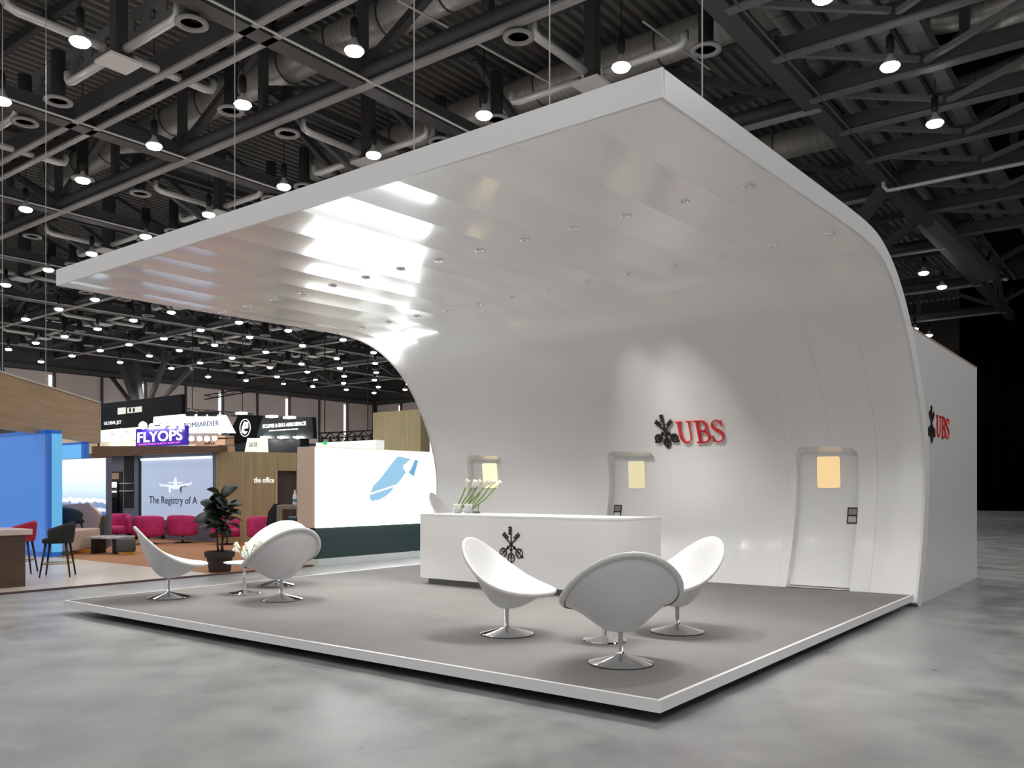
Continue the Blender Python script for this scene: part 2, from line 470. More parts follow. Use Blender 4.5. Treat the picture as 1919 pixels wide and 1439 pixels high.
# intermediate light trusses between the cross beams (along Y), with V struts
for k in range(6):
    xb = -22.8 - 10.4 * k
    t = thing('secondary_truss', 'dark V-strut truss between cross beams, number %s leftwards from the canopy' % ordinal[k].replace('nearest', 'one').replace('second', 'two').replace('third', 'three').replace('fourth', 'four').replace('fifth', 'five').replace('sixth', 'six'), 'roof truss', (xb, 0, CH))
    MB().box(-0.12, 0.12, 14, YW - 2, 1.35, 1.6).build('chord', STEEL, t)
    for yt in YT:
        for s in ((-1, 1) if yt > 20 else (1,)):
            MB().bar((0, yt + s * 0.2, 1.5), (0, yt + s * 5.1, 3.3), 0.2).build('diagonal', STEEL, t)
        MB().bar((0, yt, 1.5), (0, yt, 3.4), 0.2).build('vertical', STEEL, t)
        if yt < YT[-1]:
            MB().bar((0, yt + 0.3, 1.4), (0, yt + 5.1, -0.5), 0.22).build('strut', STEEL, t)
            MB().bar((0, yt + 10.3, 1.4), (0, yt + 5.5, -0.5), 0.22).build('strut', STEEL, t)
            MB().bar((0, yt + 5.3, -0.6), (0, yt + 5.3, 3.3), 0.2).build('vertical', STEEL, t)

# beams of the side bay at right
for k, y in enumerate([16.2, 19.6, 23.0, 26.3, 29.7, 33.6, 38.0, 43.0]):
    t = thing('side_bay_beam', 'grey roof beam of the right-hand bay, %s from the canopy' % ordinal[k], 'roof beam', (-2, y, CH))
    MB().box(-4.5, 14, -0.05, 0.05, 0.02, 0.55).build('web', STEEL, t)
    MB().box(-4.5, 14, -0.17, 0.17, -0.03, 0.04).build('flange', mat('mid_grey_flange', (0.16, 0.16, 0.16), rough=0.5), t)
    MB().box(-4.5, 14, -0.17, 0.17, 0.5, 0.56).build('flange', STEEL, t)
    if k < 7:
        MB().bar((-4.4, 0.2, 0.3), (-1.1, 3.2, 0.3), 0.16).build('brace', MATS['mid_grey_flange'], t)
        MB().bar((-0.9, 3.2, 0.2), (3.5, 0.2, 0.2), 0.16).build('brace', MATS['mid_grey_flange'], t)
t = thing('valley_beam', 'grey box beam running away along the right-hand roof bay', 'roof beam', (-2.9, 30, CH))
MB().box(-0.2, 0.2, -17, 17, 0.55, 1.0).build('beam', MATS['mid_grey_flange'], t)
t = thing('heavy_brace', 'heavy steel V brace beside the upper right edge of the canopy', 'roof brace', (-6.6, 33, CH))
MB().bar((0, 0, 0), (-2.9, 1.5, -2.6), 0.42).build('leg', STEEL, t)
MB().bar((0, 0, 0), (0.8, 4.5, -0.6), 0.42).build('leg', STEEL, t)
MB().bar((0.5, 5.2, 0), (-3.6, 7.6, -1.6), 0.3).build('leg', STEEL, t)
MB().bar((0.4, 5.2, 0.1), (1.1, 19, -0.3), 0.8, 0.5).build('boom', mat('heavy_boom_grey', (0.10, 0.10, 0.10), rough=0.6), t)
MB().bar((0.4, 5.2, 0.1), (-0.6, 1.0, 1.4), 0.6, 0.5).build('boom', STEEL, t)

# white service pipe at right
p0 = onY(1655, 332, 32.4); p1 = onY(1656, 349, 32.4); p2 = onY(1664, 357, 32.4); p3 = onY(1919, 305, 32.4)
p4 = p2 + (p3 - p2) * 1.6
o = MB().tube([p0, p1, p2, p2 + (p3 - p2) * 0.03, p4], 0.085, 10).build('service_pipe', PIPE, smooth=True)
tag(o, 'pale service pipe with a bent end under the right roof bay', 'pipe')

# ducts
def duct(y, z, x0, x1, r, label):
    t = thing('air_duct', label, 'duct', ((x0 + x1) / 2, y, z))
    L = (x1 - x0) / 2
    prof = []
    MB().tube([(-L, 0, 0), (L, 0, 0)], r, 28).build('tube', DUCT, t, smooth=True)
    n = int(2 * L / 2.6)
    for i in range(n):
        xx = -L + 0.6 + i * 2.6
        MB().tube([(xx, 0, 0), (xx + 0.07, 0, 0)], r + 0.025, 24).build('hoop', STEEL, t)
        if i % 2 == 0:
            MB().tube([(xx, -r - 0.02, 0.1), (xx, -r - 0.02, ROOF - z)], 0.02, 5).build('hanger', STEEL, t)
    return t
duct(14.25, 17.15, -41.5, -6.8, 0.62, 'big silver ventilation duct behind the nearest roof truss')
duct(21.4, 17.15, -30, -6.8, 0.62, 'big silver ventilation duct just above the canopy edge')
duct(32.6, 17.15, -30, -6.8, 0.62, 'silver ventilation duct showing right of the canopy corner')
duct(2.0, 17.0, -42, -14, 0.66, 'silver ventilation duct in the upper left corner')
duct(3.6, 16.6, -42, -17, 0.28, 'slim silver pipe duct in the upper left corner')
duct(43, 17.1, -60, -12, 0.55, 'silver ventilation duct far back over the middle of the hall')
def bent_duct(px, label, r, z):
    pts = [onZ(x, y, z) for x, y in px]
    P = []
    for i in range(len(pts) - 1):
        for k in range(6): P.append(pts[i].lerp(pts[i + 1], k / 6))
    P.append(pts[-1])
    for _ in range(4): P = [P[0]] + [(P[i - 1] + P[i] * 2 + P[i + 1]) / 4 for i in range(1, len(P) - 1)] + [P[-1]]
    o = MB().tube(P, r, 16).build('bent_duct', DUCT, smooth=True)
    tag(o, label, 'duct')
bent_duct([(1735, 45), (1770, 42), (1850, 20), (1990, -40)], 'curved silver duct at the top right of the hall roof', 0.36, 16.6)
bent_duct([(1800, 85), (1850, 55), (1900, 28), (2000, 0)], 'brownish flexible duct at the right edge of the roof', 0.42, 16.9)
bent_duct([(1790, 168), (1840, 150), (1919, 120), (2000, 90)], 'short duct elbow between two right-hand roof beams', 0.40, 17.2)

# four-armed air distributors
def distributor(x, y, label):
    t = thing('air_distributor', label, 'ventilation unit', (x, y, CH), group='four-armed air distributors under the roof')
    MB().box(-0.19, 0.19, -0.19, 0.19, 0.0, ROOF - CH - 0.1).build('riser', STEEL, t)
    MB().box(-0.5, 0.5, -0.5, 0.5, -0.08, 0.0).build('plate', mat('pale_plate', (0.8, 0.8, 0.8), rough=0.5), t)
    for a in range(4):
        c, s_ = round(math.cos(a * PI / 2)), round(math.sin(a * PI / 2))
        o = MB().tube([(c * 0.45, s_ * 0.45, 0.25), (c * 2.9, s_ * 2.9, 0.25), (c * 3.15, s_ * 3.15, 0.30), (c * 3.22, s_ * 3.22, 0.42), (c * 3.22, s_ * 3.22, 0.62)], 0.13, 10).build('arm', PIPE, t, smooth=True)
        # nozzle hanging beside the arm
        n = MB().lathe([(0.22, 1.6), (0.22, 0.1), (0.40, 0.05), (0.40, 0.0), (0.22, 0.0)], 16, c=(c * 3.9, s_ * 3.9, -0.1)).build('nozzle', STEEL, t, smooth=True)
        MB().lathe([(0.30, 0.0), (0.45, 0.0), (0.45, -0.06), (0.30, -0.06), (0.30, 0.0)], 18, c=(c * 3.9, s_ * 3.9, -0.1)).build('nozzle_ring', STEELL, n, smooth=True)
    return t
ORD0 = ['first', 'second', 'third', 'fourth', 'fifth', 'sixth', 'seventh', 'eighth']
DL = [(-22.2, 7.55, 'four-armed silver air distributor at the upper left, nearest'), (-11.6, 17.5, 'four-armed air distributor with pale plate just above the canopy corner'),
      (-22.2, 17.7, 'four-armed air distributor half hidden by the canopy top edge'), (-32.4, 17.8, 'four-armed air distributor above the left part of the canopy edge'),
      (-42.8, 17.8, 'four-armed air distributor above the left tip of the canopy'), (-32.6, 7.6, 'four-armed air distributor at the left picture edge')]
for x, y, l in DL: distributor(x, y, l)
for i, (x, y) in enumerate([(-53.2, 17.8), (-53.2, 28.2), (-63.6, 28.2), (-43, 28.2), (-63.6, 38.6), (-53.2, 38.6), (-74, 28.2), (-63.6, 49), (-74, 49)]):
    distributor(x, y, 'small far air distributor, %s bay from left wall, %s row from front' % (ORD0[round((x + 84.4) / 10.4) - 1], ORD0[round((y - 7.4) / 10.4)]))

# slim rods under the roof
for (a, b, l) in (((745, 0), (1060, 172), 'thin bright steel rod crossing below the deck at top centre'), ((1205, 40), (1330, 130), 'thin steel rod above the canopy front corner'), ((1500, 0), (1730, 300), 'dark twin cable run under the right roof bay')):
    p = onZ(a[0], a[1], 15.4); q = onZ(b[0], b[1], 15.4)
    o = MB().tube([p, q], 0.035, 6).build('roof_rod', PIPE if 'thin' in l else STEEL); tag(o, l, 'rod')

# ================================================================== HALL LAMPS (on their 5.2 m grid at 13.5 m)
LP = [(150,83),(3,193),(455,200),(289,277),(155,341),(48,395),(532,353),(391,405),(273,446),(172,478),(664,100),(700,294),(907,220),(1164,130),(91,508),(11,536),(178,563),(110,581),(48,600),(321,587),(250,602),(183,618),(448,606),(376,620),(307,636),(242,647),(188,658),(121,632),(67,644),(16,656),(135,668),(77,679),(280,668),(225,680),(468,633),(402,648),(336,658),(375,681),(435,672),(390,707),(451,699),(461,714),(321,691),(540,621),(643,638),(567,649),(498,661),(700,662),(631,673),(565,683),(506,690),(703,682),(637,691),(576,698),(519,707),(705,699),(645,706),(591,713),(531,720),(702,713),(644,719),(586,725),(709,726),(649,731),(701,737),(765,721),(759,731),(1668,129),(1752,235),(1543,0),(1731,514),(1765,540),(1714,618),(1741,630)]
LNAME = {0: 'big glowing hall lamp at the upper left beside the pale air arm', 1: 'glowing hall lamp cut by the left picture edge, high up', 2: 'glowing hall lamp in front of the nearest silver duct',
         3: 'glowing hall lamp under the cross beam left of the nearest truss node', 4: 'glowing hall lamp below the left end of the silver duct', 5: 'glowing hall lamp at far left above the nearest truss flange',
         6: 'glowing hall lamp just above the middle of the canopy left half', 7: 'glowing hall lamp touching the canopy top edge beside a white plate', 8: 'glowing hall lamp touching the canopy top edge, left of the previous bay',
         9: 'glowing hall lamp right above the left tip of the canopy', 10: 'large glowing hall lamp at top centre beside a truss diagonal', 11: 'glowing hall lamp touching the canopy edge below a dark riser',
         12: 'glowing hall lamp above the canopy edge at centre right', 13: 'glowing hall lamp nearest the front corner of the canopy', 14: 'glowing hall lamp immediately left of the canopy tip',
         15: 'glowing hall lamp at the left edge level with the canopy tip', 67: 'glowing hall lamp on the right-hand roof plates, upper one', 68: 'glowing hall lamp on the right-hand roof plates, lower one',
         69: 'glowing hall lamp cut by the top edge at right', 70: 'glowing lamp right of the canopy curve, upper of a pair', 71: 'glowing lamp right of the canopy curve, lower of a pair',
         72: 'small glowing lamp at the top corner of the booth box', 73: 'small glowing lamp just above the booth box roofline'}
lamp0 = thing('hall_lamp', 'x', 'lamp')
MB().tube([(0, 0, 0.95), (0, 0, ROOF - 13.5 + 0.17)], 0.014, 5).build('cord', BLKLEG, lamp0)
MB().lathe([(0.04, 1.0), (0.11, 0.92), (0.12, 0.55), (0.07, 0.42)], 12).build('ballast', BLKLEG, lamp0, smooth=True)
MB().lathe([(0.06, 0.45), (0.10, 0.3), (0.24, 0.14), (0.26, 0.06)], 18).build('reflector', mat('grey_reflector', (0.5, 0.5, 0.5), rough=0.4), lamp0, smooth=True)
MB().lathe([(0.0, -0.05), (0.12, -0.045), (0.22, -0.01), (0.27, 0.06), (0.25, 0.10), (0.0, 0.1)], 18).build('lens', LAMPG, lamp0, smooth=True)
ORD = ['first', 'second', 'third', 'fourth', 'fifth', 'sixth', 'seventh', 'eighth', 'ninth', 'tenth', 'eleventh', 'twelfth', 'thirteenth', 'fourteenth', 'fifteenth']
_pos = [onZ(x, y, 13.5) for x, y in LP]
_rows = []                                                     # rows of lamps, counted away from the booth front
for yy in sorted(p.y for p in _pos):
    if not _rows or yy - _rows[-1][-1] > 1.8: _rows.append([yy])
    else: _rows[-1].append(yy)
def lamp_label(i):
    r = next(k for k, g in enumerate(_rows) if g[0] - 0.01 <= _pos[i].y <= g[-1] + 0.01)
    mates = sorted(j for j in range(len(LP)) if _rows[r][0] - 0.01 <= _pos[j].y <= _rows[r][-1] + 0.01)
    mates.sort(key=lambda j: LP[j][0])
    return 'small pendant lamp, %s from left in %s lamp row from front' % (ORD[mates.index(i)], ORD[r])
for i, (x, y) in enumerate(LP):
    o = lamp0 if i == 0 else copy_tree(lamp0)
    o.location = onZ(x, y, 13.5)
    tag(o, LNAME.get(i) or lamp_label(i), 'lamp', 'hall pendant lamps')
    if i in LNAME or i % 3 == 0:
        light('lamp_light', 'SPOT', o.location - Vector((0, 0, 0.1)), LAMP_W * (1.0 if i in LNAME else 3.5), (1.0, 0.97, 0.93), 0.25, o.location - Vector((0, 0, 5)), 2.6, 0.6)
# the same rows go on over the alley towards and behind the viewer
for x in (-30.4, -19.9, -9.4, 1.1, 11.6):
    for y in (-10.3, -5.1, 0.2):
        if x > 0 and y > -3: continue
        light('lamp_light', 'SPOT', (x, y, 13.4), LAMP_W, (1.0, 0.97, 0.93), 0.25, (x, y, 0), 2.6, 0.6)

for y in (5.4, 10.6, 15.8):  # unseen lights beyond the right frame edge, added to brighten the side wall
    for x in (6.3, 11.6): light('lamp_light', 'SPOT', (x, y, 13.4), LAMP_W, (1.0, 0.97, 0.93), 0.25, (x, y, 0), 2.8, 0.6)

# ================================================================== BOOTH: PLATFORM
pl = thing('raised_platform', 'raised grey carpeted platform with a white edge, floating over the floor', 'platform', (0, 0, FLOOR))
WP = 9.42
ht = -FLOOR
top = [(-WP, 0.0), (0, 0.0), (0, 8.02), (-WP, 7.42)]
e = 0.035
mb = MB().prism([(-WP + e, e), (-e, e), (-e, 8.0), (-WP + e, 7.4)], 0.02, Matrix.Translation((0, 0, ht - 0.02))); mb.build('carpet', CARPET, pl)
MB().box(-WP, 0, 0, e, ht - 0.09, ht + 0.004).build('edge_trim', EDGEW, pl)
MB().box(-e, 0, e, 8.02, ht - 0.09, ht + 0.004).build('edge_trim', EDGEW, pl)
MB().box(-WP, -WP + e, e, 7.42, ht - 0.09, ht + 0.004).build('edge_trim', EDGEW, pl)
MB().prism([(-WP + e, e), (-e, e), (-e, 8.0), (-WP + e, 7.4)], 0.05, Matrix.Translation((0, 0, ht - 0.075))).build('deck_board', BLACKM, pl)
MB().prism([(-WP + 0.9, 0.8), (-0.8, 0.8), (-0.8, 7.9), (-WP + 0.9, 7.3)], ht - 0.075, Matrix.Translation((0, 0, 0.0))).build('plinth', BLACKM, pl)

# ================================================================== BOOTH: CURVED SHELL
RC = [(0,4.51),(1.2,4.555),(2.5,4.605),(4.0,4.66),(5.0,4.695),(5.6,4.695),(6.05,4.65),(6.5,4.51),(6.89,4.32),(7.25,4.06),(7.62,3.72),(8.01,3.27),(8.36,2.75),(8.57,2.28),(8.64,1.93),(8.63,1.55),(8.5,.89),(8.29,.34),(8.07,-0.12)]
LC = [(0,4.49),(1.1,4.49),(2.3,4.495),(3.7,4.52),(4.7,4.54),(5.25,4.535),(5.7,4.50),(6.05,4.42),(6.38,4.28),(6.7,4.08),(6.99,3.84),(7.36,3.38),(7.69,2.82),(7.86,2.3),(7.95,1.9),(7.97,1.5),(7.86,.89),(7.68,.34),(7.47,-0.12)]
def catmull(P, n):
    out = []
    for i in range(len(P) - 1):
        p0 = Vector(P[max(i - 1, 0)]); p1 = Vector(P[i]); p2 = Vector(P[i + 1]); p3 = Vector(P[min(i + 2, len(P) - 1)])
        for k in range(n):
            t = k / n
            out.append(0.5 * ((2 * p1) + (p2 - p0) * t + (2 * p0 - 5 * p1 + 4 * p2 - p3) * t * t + (3 * p1 - p0 - 3 * p2 + p3) * t ** 3))
    out.append(Vector(P[-1])); return out
def relax(P, k):
    for _ in range(k): P = [P[0]] + [(P[i - 1] + P[i] * 2 + P[i + 1]) / 4 for i in range(1, len(P) - 1)] + [P[-1]]
    return P
RP = relax(catmull(RC, 4), 6); LPF = relax(catmull(LC, 4), 6)
NS = len(RP); WS = 9.55
def prof(x):
    k = -x / WS
    return [RP[i].lerp(LPF[i], k) for i in range(NS)]
def normals(P):                                                # outward (away from the platform)
    N = []
    for i in range(len(P)):
        d = (P[min(i + 1, len(P) - 1)] - P[max(i - 1, 0)]).normalized()
        N.append(Vector((-d.y, d.x)))
    return N
def wall_y(x, z):
    P = prof(x)
    for i in range(len(P) - 1, 0, -1):
        if P[i].y <= z <= P[i - 1].y:
            t = (z - P[i].y) / max(1e-6, P[i - 1].y - P[i].y); return P[i].lerp(P[i - 1], t).x
    return P[-1].x
def roof_z(x, y):
    P = prof(x)
    for i in range(len(P) - 1):
        if P[i].x <= y <= P[i + 1].x:
            t = (y - P[i].x) / (P[i + 1].x - P[i].x); return P[i].lerp(P[i + 1], t).y
    return 4.5
def thick(i): return 0.215 + 0.07 * min(1, max(0, (i - 24) / 24.0))

shell = thing('curved_canopy_wall', 'huge glossy white canopy that curves down into the rear wall of the booth', 'booth', (0, 0, 0))
bounds = [0.0] + [-0.655 - 0.705 * k for k in range(13)] + [-WS]
# doors: pixel extents of the recess -> x on the wall
def wx(px, z=2.0):
    x = -3.0
    for _ in range(8): x = onY(px, 850, wall_y(max(-WS, min(0, x)), z)).x
    return x
DOORS = [(wx(876), wx(942)), (wx(1140), wx(1228)), (wx(1492), wx(1609))]
DZ = 2.27
def cutter(x0, x1):
    r = 0.13; poly = [(x0, 0.0), (x1, 0.0)]
    poly += [(x1 - r + r * math.cos(a), DZ - r + r * math.sin(a)) for a in [PI / 2 * i / 6 for i in range(7)]]
    poly += [(x0 + r - r * math.sin(a), DZ - r + r * math.cos(a)) for a in [PI / 2 * i / 6 for i in range(7)]]
    n = len(poly); v = []
    yw = wall_y((x0 + x1) / 2, DZ)
    for d in (6.5, 10.2):                                      # header slopes down towards the leaf
        for x, z in poly:
            v.append((x, d, z - (d - yw) * 0.50 if z > 0.5 else z))
    f = [tuple(range(n)), tuple(range(2 * n - 1, n - 1, -1))] + [(i, n + i, n + (i + 1) % n, (i + 1) % n) for i in range(n)]
    return MB().add(v, f)
def panel_mesh(xa, xb):
    NX = 8; mb = MB(); I = []; O = []
    for j in range(NX + 1):
        t = j / NX; x = xa + (xb - xa) * t
        P = prof(x); N = normals(P)
        for i in range(NS):
            s = i / (NS - 1)
            fade = max(0.0, min(1.0, (32 - i) / 16.0))
            sag = (0.0008 + 0.0085 * fade) * math.sin(PI * t) + 0.0035 * (1 - t)
            p = P[i] + N[i] * sag
            I.append((x, p.x, p.y))
            q = P[i] + N[i] * thick(i)
            O.append((x, q.x, q.y))
    n = (NX + 1) * NS
    f = []
    for j in range(NX):
        for i in range(NS - 1):
            a = j * NS + i; b = a + 1; c = a + NS + 1; d = a + NS
            f.append((a, b, c, d)); f.append((n + a, n + d, n + c, n + b))
    for i in range(NS - 1):
        f.append((i, n + i, n + i + 1, i + 1)); a = NX * NS + i; f.append((a, a + 1, n + a + 1, n + a))
    for j in range(NX):
        a = j * NS; f.append((a, a + NS, n + a + NS, n + a)); a = j * NS + NS - 1; f.append((a, n + a, n + a + NS, a + NS))
    return mb.add(I + O, f)
for k in range(len(bounds) - 1):
    xa, xb = bounds[k] - 0.0015 * (k > 0), bounds[k + 1] + 0.0015
    o = panel_mesh(xa, xb).build('panel', SHELL, shell)
    for d0, d1 in DOORS:
        if d0 < xa and d1 > xb:
            c = cutter(d0, d1).build('cutter', None)
            md = o.modifiers.new('b', 'BOOLEAN'); md.operation = 'DIFFERENCE'; md.object = c; md.solver = 'EXACT'
            dg = bpy.context.evaluated_depsgraph_get(); dg.update()
            me = bpy.data.meshes.new_from_object(o.evaluated_get(dg))
            o.modifiers.clear(); o.data = me
            bpy.data.objects.remove(c)
    autosmooth(o, 0.5)
# white edge band along the right end and the front fascia
def edge_band(x0, x1):
    P = prof((x0 + x1) / 2 if x1 <= 0 else 0); N = normals(P); mb = MB(); v = []; f = []
    for i in range(NS):
        a = P[i] - N[i] * 0.004; b = P[i] + N[i] * (thick(i) + 0.004)
        for x in (x0, x1): v += [(x, a.x, a.y), (x, b.x, b.y)]
    for i in range(NS - 1):
        o = 4 * i
        f += [(o, o + 1, o + 5, o + 4), (o + 2, o + 6, o + 7, o + 3), (o, o + 4, o + 6, o + 2), (o + 1, o + 3, o + 7, o + 5)]
    f += [(0, 2, 3, 1), (4 * NS - 4, 4 * NS - 3, 4 * NS - 1, 4 * NS - 2)]
    return mb.add(v, f)
autosmooth(edge_band(0.0, 0.035).build('edge_trim', EDGEW, shell), 0.5)
autosmooth(edge_band(-WS - 0.03, -WS).build('edge_trim', EDGEW, shell), 0.5)
zl, zr = 4.49, 4.51
v = []
for (x, z) in ((-WS - 0.03, zl), (0.035, zr)):
    for y in (-0.03, 0.0):
        v += [(x, y, z - 0.004), (x, y, z + 0.222)]
MB().add(v, [(0, 1, 3, 2), (4, 6, 7, 5), (0, 4, 5, 1), (2, 3, 7, 6), (0, 2, 6, 4), (1, 5, 7, 3)]).build('fascia', EDGEW, shell)

# recessed downlights: two rows of fourteen
dl0 = None
BRIGHT = {(0, 1), (0, 3), (0, 10), (0, 12), (1, 6)}
for row, (yr, yl, xs) in enumerate(((2.44, 2.57, -0.30), (4.86, 5.12, -0.24))):
    for k in range(14):
        x = xs - 0.703 * k
        if row: x = xs - 0.713 * k
        y = yr + (yl - yr) * k / 13
        z = roof_z(max(x, -WS), y) + 0.012
        if dl0 is None:
            dl0 = MB().lathe([(0.035, 0.03), (0.035, -0.012), (0.060, -0.018), (0.060, 0.0), (0.035, 0.03)], 18).build('downlight', CHROME, shell, smooth=True)
            l0 = MB().lathe([(0.0, 0.0), (0.034, 0.0), (0.034, 0.02), (0.0, 0.02)], 14).build('lens', mat('downlight_lens', (0.03, 0.03, 0.03), rough=0.2, emit=(1, 0.95, 0.85), es=0.12), dl0)
            d = dl0
        else: d = copy_tree(dl0, shell)
        d.location = (x, y, z)
        light('downlight_beam', 'SPOT', (x, y, z - 0.05), DOWN_W * (2.7 if (row, k) in BRIGHT else 0.66), (1.0, 0.98, 0.955), 0.03, (x, y - 0.15, 0), 1.15 if (row, k) in BRIGHT else 2.3, 0.4 if (row, k) in BRIGHT else 0.9)

# doors set into the recesses
def door(idx, d0, d1, glow, wpx, hpx):
    t = thing('door_%d' % idx, None, None, ((d0 + d1) / 2, 8.3, 0), kind='structure')
    t['label'] = ('leftmost white door with lit window, beside the flowers', 'middle white door with pale lit window behind the desk', 'right white door with amber lit window and steel handle')[idx - 1]
    xc = (d0 + d1) / 2
    def b(n, mb, m, sm=False, par=None):
        o = mb.build(n, m, t, smooth=sm); o.location = (-xc, -8.3, 0)
        return o
    off = 0.17; zz = [0.012 + (DZ + 0.02) * i / 22 for i in range(23)]
    def S(x, z, o=off):
        return wall_y(max(-WS, min(0, x)), z) + o
    v = []; f = []
    xsn = [d0 - 0.02, xc, d1 + 0.02]
    for o2 in (off, off + 0.045):
        for x in xsn:
            for z in zz: v.append((x, S(x, z, o2), z))
    n = len(zz); m = len(xsn)
    for a in range(m - 1):
        for i in range(n - 1):
            p = a * n + i; f.append((p, p + 1, p + n + 1, p + n)); q = p + m * n; f.append((q, q + n, q + n + 1, q + 1))
    for a in range(m - 1):
        for i in (0, n - 1):
            p = a * n + i; f.append((p, p + n, p + n + m * n, p + m * n))
    for a in (0, m - 1):
        for i in range(n - 1):
            p = a * n + i; f.append((p, p + m * n, p + m * n + 1, p + 1))
    leaf = autosmooth(b('door_leaf', MB().add(v, f), SHELL), 0.5)
    b('threshold', MB().box(d0, d1, wall_y(xc, 0) - 0.05, wall_y(xc, 0) + 0.5, -0.12, -0.004), BLACKM)
    # window and handle located on the leaf
    def onleaf(px, py):
        z = 1.3; x = xc
        for _ in range(8):
            p = onY(px, py, S(x, z)); x, z = p.x, p.z
        return x, z
    xa, za = onleaf(wpx[0], wpx[3]); xb, zb = onleaf(wpx[1], wpx[2])
    def pane(x0, x1, z0, z1, r, d0_, d1_, name, m):
        pts = []
        for cx, cz, a0 in ((x1 - r, z1 - r, 0), (x0 + r, z1 - r, PI / 2), (x0 + r, z0 + r, PI), (x1 - r, z0 + r, 1.5 * PI)):
            for i in range(5): pts.append((cx + r * math.cos(a0 + i * PI / 8), cz + r * math.sin(a0 + i * PI / 8)))
        k = len(pts); v = [(x, S(x, z, off - d0_), z) for x, z in pts] + [(x, S(x, z, off + d1_), z) for x, z in pts]
        f = [tuple(range(k)), tuple(range(2 * k - 1, k - 1, -1))] + [(i, k + i, k + (i + 1) % k, (i + 1) % k) for i in range(k)]
        return b(name, MB().add(v, f), m)
    pane(xa - 0.012, xb + 0.012, za - 0.012, zb + 0.012, 0.045, 0.008, 0.0, 'window_frame', WHITE)
    pane(xa, xb, za, zb, 0.035, 0.012, 0.0, 'window_pane', glow)
    if hpx:
        xa, za = onleaf(hpx[0], hpx[3]); xb, zb = onleaf(hpx[1], hpx[2])
        pane(xa, xb, za, zb, 0.012, 0.010, 0.0, 'handle_plate', mat('dark_steel', (0.03, 0.028, 0.026), rough=0.35, metal=0.6))
        zm = (za + zb) / 2
        pane(xa + 0.02, xb - 0.012, za + 0.02, zm - 0.01, 0.01, 0.022, 0.0, 'handle_flap', CHROME)
        pane(xa + 0.02, xb - 0.012, zm + 0.015, zb - 0.02, 0.01, 0.016, 0.0, 'handle_cup', mat('brushed_steel_dark', (0.3, 0.29, 0.28), rough=0.25, metal=1))
door(1, *DOORS[0], WARM3, (907, 931, 868, 914), None)
door(2, *DOORS[1], WARM2, (1179, 1208, 864, 915), (1149, 1166, 946, 972))
door(3, *DOORS[2], WARM, (1532, 1574, 855, 914), (1587, 1608, 951, 981))
for i, (a, b_) in enumerate(DOORS):                            # the lit rooms behind the doors
    pass

# suspension cables of the canopy
for i, (px, py, lab) in enumerate(((440, 393, 'thin steel cable holding the canopy, left of the glow'), (776, 285, 'thin steel cable holding the canopy, above the ribbed glow'),
                                   (1030, 200, 'thin steel cable holding the canopy near its front corner'), (1316, 190, 'thin steel cable at the right-hand canopy edge'))):
    p = onY(px, py, 0.12) if i < 3 else onX(px, py, -0.12)
    o = MB().tube([(p.x, p.y, 4.68), (p.x, p.y, ROOF)], 0.006, 6).build('suspension_cable', STEELL); tag(o, lab, 'cable')

# side building behind the shell
box = thing('meeting_room_box', 'plain white meeting room block behind the curved wall', 'booth', (0, 8.2, FLOOR))
SY2 = 13.35; SZ = 4.02
poly = []                                                      # side wall outline (y, z) following the shell
P = prof(0); N = normals(P)
outl = [P[i] + N[i] * (thick(i) - 0.03) for i in range(NS)]
outl = [p for p in outl if p.y < 3.95 and p.x > 7]
poly = [(p.x, p.y) for p in outl]                              # from top down to floor
poly = [(poly[0][0], SZ - 0.02)] + poly + [(poly[-1][0], FLOOR), (SY2, FLOOR), (SY2, SZ - 0.05)]
poly = poly[:-2]; n = len(poly); v = []; f = []
for y, z in poly:
    zz = z - (0.03 if z > 3.9 else 0)
    for X in (-0.005, -0.10): v += [(X, y - 8.2, z - FLOOR), (X, SY2 - 8.2, zz - FLOOR)]
for i in range(n - 1):
    a = 4 * i; f += [(a, a + 1, a + 5, a + 4), (a + 2, a + 6, a + 7, a + 3), (a, a + 4, a + 6, a + 2), (a + 1, a + 3, a + 7, a + 5)]
f += [(0, 2, 3, 1), (4 * n - 4, 4 * n - 3, 4 * n - 1, 4 * n - 2)]
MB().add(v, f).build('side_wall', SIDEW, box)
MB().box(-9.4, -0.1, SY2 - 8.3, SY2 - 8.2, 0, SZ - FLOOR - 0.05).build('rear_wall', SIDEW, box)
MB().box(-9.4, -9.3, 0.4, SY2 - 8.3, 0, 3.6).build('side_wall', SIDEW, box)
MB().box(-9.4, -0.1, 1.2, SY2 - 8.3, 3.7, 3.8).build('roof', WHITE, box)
MB().box(-0.11, 0.0, -0.2, SY2 - 8.2, SZ - FLOOR - 0.05, SZ - FLOOR - 0.025).build('coping', mat('brown_coping', (0.3, 0.2, 0.16), rough=0.5), box)

